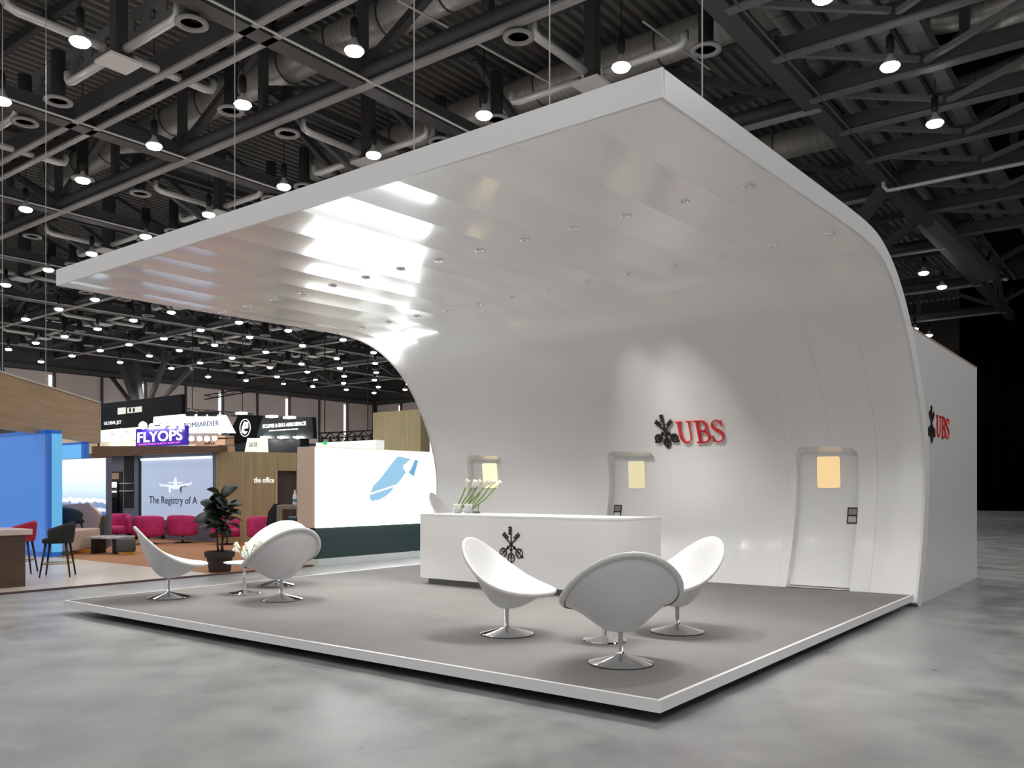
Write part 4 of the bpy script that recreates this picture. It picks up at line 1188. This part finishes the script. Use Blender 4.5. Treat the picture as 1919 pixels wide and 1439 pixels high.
for sx in (-0.25, 0.15):
    for sy in (-0.1, 0.1): MB().box(sx - 0.015, sx + 0.015, sy - 0.015, sy + 0.015, 0, 0.47).build('leg', BLKLEG, ct)

# magenta tub chairs
def sweep_back(mb, r_in, r_out, z0, z1f, z1b, a_open, n=22, lean=0.0, M=None):
    # upright padded shell around the seat, open towards +x
    v = []; f = []; K = 8
    for i in range(n + 1):
        a = a_open + (2 * PI - 2 * a_open) * i / n
        w = (1 - math.cos(a)) / 2; z1 = z1f + (z1b - z1f) * w ** 0.8
        sec = [(r_in, z0), (r_out, z0), (r_out + 0.02, z0 + 0.1), (r_out + 0.015 + lean, z1 - 0.06), (r_out - 0.02 + lean, z1), (r_in + 0.03 + lean, z1), (r_in + lean, z1 - 0.05), (r_in - 0.01, z0 + 0.1)]
        for r, z in sec: v.append((r * math.cos(a), r * math.sin(a), z))
    for i in range(n):
        for k in range(K):
            a = i * K + k; b = i * K + (k + 1) % K; f.append((a, b, b + K, a + K))
    f.append(tuple(range(K))); f.append(tuple(n * K + k for k in reversed(range(K))))
    return mb.add(v, f, M)
tub0 = thing('tub_chair', 'x', 'armchair', group='magenta tub chairs')
sweep_back(MB(), 0.31, 0.46, 0.24, 0.78, 0.90, 0.85).build('shell', MAG, tub0, smooth=True, subsurf=1)
MB().lathe([(0.0, 0.24), (0.40, 0.24), (0.40, 0.44), (0.34, 0.50), (0.0, 0.51)], 24).build('seat', MAG, tub0, smooth=True)
MB().lathe([(0.0, 0.25), (0.03, 0.25), (0.03, 0.03), (0.0, 0.03)], 12).build('column', CHROME, tub0, smooth=True)
MB().lathe([(0.0, 0.03), (0.26, 0.02), (0.28, 0.0), (0.0, 0.0)], 24).build('base', BLKLEG, tub0, smooth=True)
TUBS = [(219, 1008, 'magenta tub chair at far left, open front towards the viewer', -0.6, 28.3), (278, 1016, 'magenta tub chair turned away, second from the left', 2.6, 26.8), (342, 1013, 'magenta tub chair left of the potted plant, in front of the graphic', 2.2, 27.4),
        (425, 1014, 'magenta tub chair just right of the potted plant', 0.6, 26.6), (492, 1012, 'magenta tub chair behind the white shell chairs, by the office wall', 2.4, 26.4)]
for i, (px, py, lab, rz, dep) in enumerate(TUBS):
    o = tub0 if i == 0 else copy_tree(tub0)
    p = CAM + ray(px, CYP) * dep
    o.location = (p.x, p.y, FB); o.rotation_euler = (0, 0, rz); o['label'] = lab
for i, (px, dep, lab) in enumerate(((247, 29.2, 'low dark round table between the two leftmost magenta chairs'), (313, 29.6, 'low black round table left of the plant between magenta chairs'), (365, 29.6, 'low black round table behind the potted plant'))):
    p = CAM + ray(px, CYP) * dep
    t = thing('low_table', lab, 'table', (p.x, p.y, FB))
    MB().lathe([(0.0, 0.70), (0.30, 0.70), (0.32, 0.72), (0.30, 0.74), (0.0, 0.74)] if i == 0 else [(0.0, 0.38), (0.33, 0.38), (0.34, 0.40), (0.33, 0.42), (0.0, 0.42)], 24).build('table_top', mat('dark_table', (0.03, 0.02, 0.02), rough=0.4), t, smooth=True)
    MB().lathe([(0.0, 0.70 if i == 0 else 0.38), (0.16, 0.70 if i == 0 else 0.38), (0.20, 0.0), (0.0, 0.0)], 20).build('pedestal', BLKLEG, t, smooth=True)

# blue lit panels
bl = thing('blue_light_wall', 'tall blue glowing light wall behind the bar stools at far left', 'light wall', (-19.45, 4.25, FLOOR))
MB().box(-7, -0.12, 0.02, 0.33, 0.15, 3.16).build('lit_face', BLUEP, bl)
MB().box(-0.14, 0.0, 0.0, 0.10, 0.03, 3.24).build('frame', BLUEF, bl)
MB().box(-7, 0.0, 0.0, 0.35, 3.16, 3.26).build('frame', BLUEF, bl)
MB().box(-7, 0.0, 0.0, 0.35, 0.03, 0.15).build('frame', BLUEF, bl)
MB().box(-0.06, 0.0, 0.10, 0.36, 0.15, 3.16).build('lit_side', BLUES, bl)
xa, xb = onY(104, 850, 7.6).x, onY(158, 850, 7.6).x
b2 = thing('small_blue_panel', 'smaller pale blue light panel with dark blue edge behind the screen', 'light wall', (xb, 7.6, FLOOR))
MB().box(xa - xb, -0.18, 0, 0.15, 0.03, zat(140, 833, 7.6) - FLOOR).build('lit_face', BLUES, b2)
MB().box(-0.18, 0, -0.01, 0.15, 0.03, zat(140, 829, 7.6) - FLOOR).build('frame', BLUEF, b2)
MB().box(xa - xb, 0, -0.01, 0.15, zat(140, 833, 7.6) - FLOOR, zat(140, 829, 7.6) - FLOOR).build('frame', BLUEF, b2)

# screen with a sky picture
def sky_print():
    m = bpy.data.materials.new('sky_screen_print'); m.use_nodes = True
    nt = m.node_tree; nt.nodes.clear()
    tc = nt.nodes.new('ShaderNodeTexCoord'); sx = nt.nodes.new('ShaderNodeSeparateXYZ'); r = nt.nodes.new('ShaderNodeValToRGB')
    nz = nt.nodes.new('ShaderNodeTexNoise'); nz.inputs['Scale'].default_value = 2.2
    ad = nt.nodes.new('ShaderNodeMath'); ad.operation = 'MULTIPLY_ADD'; ad.inputs[1].default_value = 0.16; 
    e = nt.nodes.new('ShaderNodeEmission'); o = nt.nodes.new('ShaderNodeOutputMaterial')
    nt.links.new(tc.outputs['Generated'], sx.inputs[0]); nt.links.new(tc.outputs['Object'], nz.inputs['Vector'])
    nt.links.new(nz.outputs['Fac'], ad.inputs[0]); nt.links.new(sx.outputs['Z'], ad.inputs[2])
    nt.links.new(ad.outputs[0], r.inputs[0])
    el = r.color_ramp.elements
    el[0].position = 0.0; el[0].color = (0.05, 0.12, 0.42, 1)
    el[1].position = 1.0; el[1].color = (0.95, 1.0, 1.0, 1)
    for p, c in ((0.18, (0.08, 0.17, 0.45)), (0.23, (0.9, 0.95, 1)), (0.28, (0.18, 0.28, 0.5)), (0.35, (0.25, 0.35, 0.55)), (0.37, (1, 1, 1)), (0.41, (1, 1, 1)), (0.43, (0.55, 0.70, 0.80)), (0.65, (0.80, 0.95, 0.98))):
        n = el.new(p); n.color = (*c, 1)
    nt.links.new(r.outputs[0], e.inputs[0]); e.inputs[1].default_value = 1.15
    nt.links.new(e.outputs[0], o.inputs[0]); return m
SY = 7.15
xa, xb = onY(108, 900, SY).x, onY(197, 900, SY).x
sc = thing('sky_screen', 'bright screen showing sky, clouds and a white wing', 'screen', (xa, SY, FLOOR))
MB().box(0, xb - xa, 0, 0.02, zat(150, 972, SY) - FLOOR, zat(150, 860, SY) - FLOOR).build('display', sky_print(), sc)
MB().box(0, xb - xa + 0.12, 0.02, 0.14, 0.03, zat(150, 859, SY) - FLOOR).build('housing', GREYW, sc)
o = MB().bbox(-0.06, 0.06, -0.1, -0.02, zat(113, 880, SY) - FLOOR, zat(113, 858, SY) - FLOOR, 0.02).build('speaker', BLKLEG, sc); o.location.x = onY(113.5, 870, SY).x - xa

# long oak header hung at the left
P1 = CAM + ray(0, CYP) * 19.8; P2 = CAM + ray(187, CYP) * 27.0
P0 = P1 + (P1 - P2) * 0.5; d_ = (P2 - P0); L_ = math.hypot(d_.x, d_.y)
oh = thing('oak_header', 'long pale oak header board with light edges hanging at far left', 'header', (P2.x, P2.y, 3.0), math.atan2(d_.y, d_.x))
nbd = 6
for i in range(nbd):
    MB().box(-L_ + L_ * i / nbd + 0.002, -L_ + L_ * (i + 1) / nbd - 0.002, 0.0, 0.25, 0.0, 1.27).build('board', WOODH, oh)
MB().box(-L_, 0.03, -0.02, 0.27, 1.27, 1.31).build('light_edge', mat('pale_edge', (0.6, 0.57, 0.5), rough=0.5), oh)
MB().box(0.0, 0.03, -0.02, 0.27, 0.0, 1.27).build('light_edge', MATS['pale_edge'], oh)
for px, lab in ((15, 'thin cable hanging down to the oak header, left one'), (95, 'thin cable hanging down to the oak header, right one')):
    k = (px - 0) / 187.0
    dep = 1 / ((1 - k) / 19.8 + k / 27.0); p = CAM + ray(px, CYP) * dep
    nrm = Vector((-d_.y, d_.x, 0)).normalized() * 0.12
    o = MB().tube([(p.x + nrm.x, p.y + nrm.y, 4.31), (p.x + nrm.x, p.y + nrm.y, ROOF)], 0.010, 6).build('suspension_cable', STEELL); tag(o, lab, 'cable')

# bar and stools
bar = thing('bar_counter', 'dark walnut bar counter with pink stone top at the left edge', 'bar', (-13.12, 1.05, FB))
MB().box(-0.9, 0, -3.5, 0.0, 0, 0.92).build('body', WOODD, bar)
MB().bbox(-1.0, 0.06, -3.6, 0.10, 0.92, 1.02, 0.012).build('worktop', STONE, bar)
def stool(label, m, loc, rz, group='bar stools'):
    t = thing('bar_stool', label, 'bar stool', loc, rz, group)
    MB().bbox(-0.23, 0.24, -0.24, 0.24, 0.66, 0.76, 0.035).build('seat', m, t)
    sweep_back(MB(), 0.22, 0.275, 0.66, 0.86, 1.08, 1.15, 18, 0.03).build('backrest', m, t, smooth=True)
    for sx in (-1, 1):
        for sy in (-1, 1): MB().tube([(sx * 0.18, sy * 0.18, 0.67), (sx * 0.27, sy * 0.27, 0.0)], [0.024, 0.015], 8).build('leg', BLKLEG, t, smooth=True)
    q = 0.235
    fr = MB()
    for a, b in (((-q, -q), (q, -q)), ((q, -q), (q, q)), ((q, q), (-q, q)), ((-q, q), (-q, -q))): fr.bar((*a, 0.26), (*b, 0.26), 0.014, 0.02)
    fr.build('footrest', GOLD, t)
    return t
stool('charcoal bar stool with curved back right of the bar counter', BLKF, (-14.5, 2.24, FB), -2.2)
stool('crimson bar stool partly hidden by the bar counter', REDF, (-15.75, 2.05, FB), -2.2)
p = CAM + ray(131, CYP) * 24.05
st2 = stool('dark blue bar stool standing behind the blush bench', NAVY, (p.x, p.y, FB), 1.9)
st2.scale = (1.12, 1.12, 1.14)

# blush bench with high back, marble table, ottoman
a_ = Vector((-19.55, 4.85, 0)); b_ = Vector((-20.56, 6.16, 0)); d_ = (b_ - a_).normalized(); Lb = (b_ - a_).length
bn = thing('blush_bench', 'blush upholstered bench with brass plinth and angular high back', 'bench', (a_.x, a_.y, FB), math.atan2(d_.y, d_.x))
MB().bbox(0, Lb, 0.0, 0.75, 0.10, 0.64, 0.04).build('seat', BLUSH, bn)
MB().box(0.02, Lb - 0.03, 0.02, 0.73, 0.0, 0.10).build('plinth', GOLD, bn)
MB().prism([(-0.02, 0.0), (1.2, 0.0), (1.2, 1.25), (0.25, 1.32), (-0.10, 0.98), (0.04, 0.55)], 0.14, frame((Lb + 0.72, 0.45, 0.0), (0, 1, 0), (0, 0, 1))).build('high_back', BLUSH, bn)
MB().prism([(0.10, 0.0), (-0.14, 0.0), (-0.14, 0.95), (-0.06, 0.95), (0.0, 0.55)], 0.25, frame((Lb + 0.88, 0.45, 0.0), (0, 1, 0), (0, 0, 1))).build('side_wing', GREYF, bn)
p = CAM + ray(207, CYP) * 23.0
mt = thing('marble_table', 'low marble topped table right of the blush bench', 'table', (p.x, p.y, FB), 0.5)
MB().bbox(-0.5, 0.5, -0.35, 0.35, 0.40, 0.46, 0.015).build('table_top', MARBLE, mt)
MB().box(-0.40, -0.30, -0.25, 0.25, 0, 0.40).build('leg', BLKLEG, mt); MB().box(0.22, 0.30, -0.25, 0.25, 0, 0.40).build('leg', BLKLEG, mt)
p = CAM + ray(236, CYP) * 22.6
ot = thing('round_ottoman', 'round dark grey ottoman with brass foot by the marble table', 'ottoman', (p.x, p.y, FB))
MB().lathe([(0.0, 0.07), (0.22, 0.07), (0.24, 0.10), (0.24, 0.38), (0.21, 0.42), (0.0, 0.43)], 24).build('cushion', GREYF, ot, smooth=True)
MB().lathe([(0.0, 0.0), (0.21, 0.0), (0.21, 0.07), (0.0, 0.07)], 24).build('foot', GOLD, ot)

# potted rubber plant in the aisle
pp = onZ(397, 1074, FLOOR)
pt_ = thing('potted_plant', 'dark leafy rubber plant in a brown pot in the aisle', 'plant', (pp.x + 0.1, pp.y + 0.12, FLOOR))
MB().lathe([(0.0, 0.0), (0.21, 0.0), (0.265, 0.34), (0.30, 0.34), (0.31, 0.46), (0.27, 0.46), (0.25, 0.40), (0.0, 0.40)], 28).build('pot', POT, pt_, smooth=False)
MB().lathe([(0.0, 0.42), (0.25, 0.42), (0.25, 0.405), (0.0, 0.405)], 20).build('soil', SOIL, pt_)
rp = random.Random(21)
stems = [((-0.05, 0.0), (-0.10, 1.35)), ((0.06, 0.03), (0.02, 1.62)), ((0.09, -0.03), (0.16, 1.45))]
leafme = None
def leaf_mesh():
    v = []; f = []; n = 7
    for i in range(n + 1):
        t = i / n; w = 0.125 * math.sin(PI * min(1, t * 0.96 + 0.04)) ** 0.6
        x = 0.02 + 0.34 * t; z = 0.04 * math.sin(PI * t) - 0.03 * t * t
        v += [(x, -w, z + 0.02 * (w / 0.125)), (x, 0, z - 0.006), (x, w, z + 0.02 * (w / 0.125))]
    for i in range(n):
        a = 3 * i; f += [(a, a + 1, a + 4, a + 3), (a + 1, a + 2, a + 5, a + 4)]
    return MB().add(v, f)
lf0 = None
for (b0, tipd) in stems:
    top = Vector((RGT.x * tipd[0], RGT.y * tipd[0], tipd[1]))
    base = Vector((b0[0], b0[1], 0.41))
    pts = [base.lerp(top, k / 6) + Vector((0.01 * math.sin(k * 2), 0.01 * math.cos(k * 3), 0)) for k in range(7)]
    MB().tube(pts, [0.022 - 0.0018 * k for k in range(7)], 7).build('stem', POT, pt_, smooth=True)
    nl = 13
    for k in range(nl):
        t = 0.46 + 0.54 * k / (nl - 1)
        c = base.lerp(top, t)
        if lf0 is None:
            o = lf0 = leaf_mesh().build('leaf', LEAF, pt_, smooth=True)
            md = o.modifiers.new('t', 'SOLIDIFY'); md.thickness = 0.004
        else:
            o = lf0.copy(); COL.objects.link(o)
        o.location = c; o.rotation_euler = (rp.uniform(-1.1, 1.1), 0.15 - 1.3 * (t - 0.5) + rp.uniform(-0.4, 0.4), k * 2.4 + rp.uniform(-0.4, 0.4))
        s = rp.uniform(0.85, 1.3); o.scale = (s, s, s)

# ================================================================== FAR STANDS AND SIGNS
def far_box(name, label, cat, px0, px1, pyt, Y, m, depth=0.6, part='body'):
    x0, x1 = onY(px0, 850, Y).x, onY(px1, 850, Y).x
    zt = zat((px0 + px1) / 2, pyt, Y)
    t = thing(name, label, cat, (x0, Y, FLOOR))
    MB().box(0, x1 - x0, 0, depth, 0, zt - FLOOR).build(part, m, t)
    return t, x0, x1
def sign_rect(t, x0, Y, px0, px1, pyt, pyb, m, name='panel', d=0.06, off=0.0):
    a, b = onY(px0, pyt, Y).x - x0, onY(px1, pyt, Y).x - x0
    c = (px0 + px1) / 2
    return MB().box(a, b, -d + off, off, zat(c, pyb, Y) - FLOOR, zat(c, pyt, Y) - FLOOR).build(name, m, t)
def sign_text(t, x0, Y, body, px0, px1, pyb, h_px, m, off=-0.08, bold=0.0, sp=1.0):
    a, b = onY(px0, pyb, Y).x - x0, onY(px1, pyb, Y).x - x0; c = (px0 + px1) / 2
    hh = (zat(c, pyb - h_px, Y) - zat(c, pyb, Y)) / 0.7
    return text_mesh(body, hh, frame((a, off, zat(c, pyb, Y) - FLOOR), (1, 0, 0), (0, 0, 1)), m, t, 'lettering', 0.01, width=b - a, bold=bold, spacing=sp)

NAVYW = mat('navy_black_wall', (0.010, 0.010, 0.018), rough=0.6)
t, x0, x1 = far_box('dark_stand', 'tall dark navy stand with GLOBAL JET lettering beyond the oak header', 'stand', 183, 341, 748, 26, NAVYW, 0.25)
sign_text(t, x0, 26, 'GLOBAL JET', 197, 229, 795, 6, WTEXT)
sign_rect(t, x0, 26, 222, 236, 764, 776, mat('lit_white_sign', (0.7, 0.7, 0.65), emit=(1, 1, 0.92), es=0.55))
sign_rect(t, x0, 26, 240, 266, 763, 773, MATS['lit_white_sign'])
for px in (244, 251): sign_rect(t, x0, 26, px, px + 3, 765, 772, DARKW, 'pictogram', 0.02, -0.062)
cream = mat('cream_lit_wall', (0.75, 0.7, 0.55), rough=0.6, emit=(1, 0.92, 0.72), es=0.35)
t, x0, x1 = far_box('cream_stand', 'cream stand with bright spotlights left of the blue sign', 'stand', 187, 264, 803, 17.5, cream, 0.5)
sign_rect(t, x0, 17.5, 190, 262, 807, 826, mat('white_lit_board', (0.8, 0.8, 0.8), emit=(1, 1, 1), es=0.9), 'board')
t, x0, x1 = far_box('flyops_stand', 'stand carrying the deep blue FLYOPS sign', 'stand', 264, 352, 834, 16, cream, 0.4)
BLUESIGN = mat('violet_blue_sign', (0.03, 0.015, 0.25), rough=0.4, emit=(0.045, 0.018, 0.40), es=0.65)
o = sign_rect(t, x0, 16, 262, 354, 801, 836, BLUESIGN, 'sign_board', 0.2)
sign_text(t, x0, 16, 'FLYOPS', 266, 350, 827, 19, WTEXT, -0.22, 0.012)
sign_text(t, x0, 16, 'WORLDWIDE FLIGHT SUPPORT', 267, 347, 833, 3.2, mat('pink_lit_text', (0.6, 0.1, 0.5), emit=(0.8, 0.15, 0.6), es=0.9), -0.22)
# white tapered sign
Yb = 21.0
xb0 = onY(285, 800, Yb).x
t = thing('white_lit_sign', 'white glowing tapered BOMBARDIER sign behind the blue sign', 'sign', (xb0, Yb, FLOOR))
def pxl(px, py): p = onY(px, py, Yb); return (p.x - xb0, p.z - FLOOR)
WS_ = mat('white_sign_face', (0.85, 0.88, 0.95), rough=0.5, emit=(0.93, 0.95, 1.0), es=1.25)
MB().prism([pxl(285, 808), pxl(345, 811), pxl(342, 776), pxl(288, 781)], 0.3, frame((0, 0.3, 0), (1, 0, 0), (0, 0, 1))).build('left_face', WS_, t)
MB().prism([pxl(345, 811), pxl(433, 811), pxl(415, 777), pxl(342, 776)], 0.3, frame((0, 0.3, 0), (1, 0, 0), (0, 0, 1))).build('right_face', WS_, t)
GB = mat('blue_grey_letter', (0.10, 0.16, 0.32), rough=0.5)
sign_text(t, xb0, Yb, 'BOMBARDIER', 346, 411, 799.5, 9.5, GB, -0.02)
sign_text(t, xb0, Yb, 'BOMBARDIER', 290, 334, 797.5, 7.5, mat('pale_letter', (0.5, 0.56, 0.7), emit=(0.5, 0.56, 0.7), es=0.6), -0.02)
a_, b_ = pxl(300, 810), pxl(420, 810)
for xx in (a_[0], b_[0]): MB().box(xx - 0.1, xx + 0.1, 0.05, 0.25, 0, a_[1] + 0.02).build('post', STEEL, t)
for px in (361, 383, 403):
    q = pxl(px, 776); MB().box(q[0] - 0.2, q[0] + 0.2, -0.3, 0.1, q[1] - 0.12, q[1] + 0.12).build('spotlight', BLKLEG, t)
# brown efo stand
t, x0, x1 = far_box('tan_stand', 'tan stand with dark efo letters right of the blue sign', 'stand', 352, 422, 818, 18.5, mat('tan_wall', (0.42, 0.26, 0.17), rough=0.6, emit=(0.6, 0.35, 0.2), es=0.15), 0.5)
sign_text(t, x0, 18.5, 'efo', 384, 403, 833, 6, DARKW, -0.03)
sign_rect(t, x0, 18.5, 409, 440, 833.5, 835.5, DARKW, 'band', 0.05)
# black stand with round emblem
Ye = 23.0
t, x0, x1 = far_box('black_stand', 'black stand with round white e emblem and ECLIPSE lettering', 'stand', 440, 562, 820, Ye, mat('deep_green_black', (0.006, 0.012, 0.014), rough=0.4), 0.6)
xb0 = x0
def pxe(px, py): p = onY(px, py, Ye); return (p.x - x0, p.z - FLOOR)
MB().prism([pxe(429, 826), pxe(440, 830), pxe(484, 822), pxe(497, 779), pxe(452, 778)], 0.3, frame((0, 0.1, 0), (1, 0, 0), (0, 0, 1))).build('angled_panel', BLACKM, t)
MB().prism([pxe(482, 822), pxe(592, 822), pxe(590, 782), pxe(490, 780)], 0.25, frame((0, 0.08, 0), (1, 0, 0), (0, 0, 1))).build('sign_panel', mat('deep_green_black', (0.006, 0.012, 0.014)), t)
sign_text(t, x0, Ye, 'ECLIPSE & EAU AEROSPACE', 498, 579, 799.5, 6.5, WTEXT, -0.2, 0.012)
sign_text(t, x0, Ye, 'EXPERTS IN ENGINEERING FOR AVIATION', 510, 564, 807, 2.5, WTEXT, -0.2)
cx_, cz_ = pxe(466, 802); rr = abs(pxe(466, 786)[1] - cz_)
mbm = MB(); mbm.ring(0, 0, rr, rr * 0.08, 0.03, frame((cx_, -0.22, cz_), (1.25, 0, 0), (0, 0, 1))); 
eM = frame((cx_, -0.22, cz_), (1, 0, 0), (0, 0, 1))
mbm.ribbon([(-0.45 * rr, 0.12 * rr), (-0.1 * rr, 0.55 * rr), (0.45 * rr, 0.45 * rr), (0.50 * rr, 0.12 * rr), (-0.5 * rr, -0.02 * rr), (-0.48 * rr, -0.35 * rr), (0.0, -0.6 * rr), (0.42 * rr, -0.45 * rr)], [0.16 * rr, 0.40 * rr, 0.46 * rr, 0.36 * rr, 0.36 * rr, 0.44 * rr, 0.34 * rr, 0.08 * rr], 0.03, eM)
mbm.build('emblem', WTEXT, t)
for px, py in ((467, 776), (524, 782), (557, 784)):
    q = pxe(px, py); MB().bbox(q[0] - 0.3, q[0] + 0.3, -0.7, -0.3, q[1] - 0.05, q[1] + 0.08, 0.03).build('lamp_bar', WTEXT, t)
for px in (504, 536, 566):
    q = pxe(px, 819); MB().lathe([(0.0, -0.1), (0.2, -0.06), (0.22, 0.0), (0.0, 0.04)], 12, c=(q[0], -0.3, q[1])).build('spot', LAMPG, t)
MB().prism([pxe(475, 851), pxe(518, 851), pxe(516, 822), pxe(481, 822)], 0.1, frame((0, -0.5, 0), (1, 0, 0), (0, 0, 1))).build('poster', mat('white_lit_poster', (0.8, 0.78, 0.7), emit=(1, 0.98, 0.9), es=0.6), t)
q = pxe(485, 838); text_mesh('EAU DE', 0.35, frame((q[0], -0.62, q[1]), (1, 0, 0), (0, 0, 1)), mat('grey_print', (0.2, 0.2, 0.18)), t, 'lettering', 0.004, width=0.7)
# wood tower and pale stands behind the lightbox
t, x0, x1 = far_box('wood_tower', 'tan wood clad tower rising behind the glowing lightbox', 'stand', 699, 788, 770, 22, WOODT, 0.6)
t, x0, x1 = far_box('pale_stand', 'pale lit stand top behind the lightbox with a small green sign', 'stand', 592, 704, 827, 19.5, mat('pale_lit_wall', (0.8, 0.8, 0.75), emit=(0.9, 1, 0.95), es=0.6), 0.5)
sign_rect(t, x0, 19.5, 607, 613, 827, 833, emis('green_exit', (0.05, 0.6, 0.15), 1.2), 'green_sign')
t, x0, x1 = far_box('white_stand', 'bright white stand right of the wood tower', 'stand', 790, 822, 808, 24, WS_, 0.5)
# lighting trusses with black spotlights
def light_truss(name, label, p, q, n, spots):
    p = Vector(p); q = Vector(q); t = thing(name, label, 'lighting truss', tuple(p))
    w = 0.30; d = (q - p); side = Vector((-d.y, d.x, 0)).normalized() * w
    a = [Vector((0, 0, 0)), side, Vector((0, 0, w)), side + Vector((0, 0, w))]
    for c in a: MB().bar(c, c + d, 0.06).build('chord', BLKLEG, t)
    mb = MB()
    for i in range(n):
        s0, s1 = d * (i / n), d * ((i + 1) / n)
        mb.bar(s0 + (a[0] if i % 2 else a[2]), s1 + (a[2] if i % 2 else a[0]), 0.04); mb.bar(s0 + (a[1] if i % 2 else a[3]), s1 + (a[3] if i % 2 else a[1]), 0.04)
    mb.build('lacing', BLKLEG, t)
    for k in (0.12, 0.88):
        c = d * k; MB().tube([c + Vector((0, 0, w)), c + Vector((0, 0, ROOF - p.z))], 0.03, 5).build('hanger', BLKLEG, t)
    for k in range(spots):
        c = d * ((k + 0.5) / spots)
        s = MB().lathe([(0.0, -0.55), (0.12, -0.5), (0.14, -0.2), (0.05, -0.05), (0.05, 0.1)], 10, c=tuple(c)).build('spotlight', BLKLEG, t, smooth=True)
        if k % 2: MB().lathe([(0.0, -0.56), (0.11, -0.56), (0.0, -0.53)], 8, c=tuple(c)).build('lens', LAMPG, s)
    return t
light_truss('lighting_truss', 'black lattice lighting truss hanging above the BOMBARDIER sign', onY(388, 748, 30), onY(600, 712, 42), 16, 0)
light_truss('lighting_truss', 'black spotlight truss between the black stand and wood tower', onY(596, 822, 25), onY(702, 816, 27), 10, 7)
light_truss('lighting_truss', 'thin dark lighting truss behind the black stand', onY(346, 772, 34), onY(470, 782, 36), 12, 3)

# glowing spotlights around the blue sign
for i, (px, py, Y, s) in enumerate(((200, 812, 17.0, 1.5), (228, 808, 17.0, 1.3), (268, 797, 15.6, 1.5), (284, 798, 15.6, 0.9), (305, 799, 15.6, 0.9), (325, 799, 15.6, 0.9), (359, 822, 17.5, 1.0), (374, 822, 17.5, 1.0), (388, 822, 17.5, 1.0), (402, 821, 17.5, 0.9))):
    p = onY(px, py, Y)
    lab = ('big white spotlight glowing at the left end of the cream stand', 'white spotlight glowing over the middle of the cream stand', 'brightest spotlight at the upper left corner of the blue sign', 'first small spotlight along the top of the blue sign', 'middle spotlight along the top of the blue sign', 'last spotlight along the top of the blue sign',
           'first glowing bulb right of the blue sign', 'second glowing bulb right of the blue sign', 'third glowing bulb right of the blue sign', 'fourth glowing bulb right of the blue sign')[i]
    t = thing('stand_spotlight', lab, 'spotlight', tuple(p), group='spotlights around the blue sign')
    MB().lathe([(0.0, -0.12 * s), (0.10 * s, -0.08 * s), (0.13 * s, 0.0), (0.08 * s, 0.09 * s), (0.0, 0.12 * s)], 12).build('bulb', LAMPG, t, smooth=True)
    MB().bar((0, 0, 0.0), (0, 0.45 if i in (2, 3, 4, 5) else 1.05, 0.05 if i > 1 else -0.1), 0.04).build('arm', BLKLEG, t)

# big branching roof column
cb = onY(268, 800, 40)
t = thing('roof_column', 'big branching steel column far back left, under the roof', 'column', (cb.x, 40, FLOOR))
MB().tube([(0, 0, 0), (0, 0, 9.0)], 0.55, 14).build('trunk', STEEL, t, smooth=True)
for px, py, w in ((222, 655, 0.8), (352, 690, 0.35), (250, 650, 0.5), (310, 655, 0.4), (190, 690, 0.3)):
    q = onY(px, py, 40); MB().bar((0, 0, 8.8), (q.x - cb.x, 0.4 if w < 0.5 else 0, q.z - FLOOR), w).build('branch', mat('column_grey', (0.12, 0.12, 0.125), rough=0.6) if w == 0.8 else STEEL, t)
o = MB().box(-2.6, -1.2, -0.9, -0.7, 8.6, 10.2).build('banner', mat('dark_red_banner', (0.12, 0.02, 0.03), rough=0.7), t)
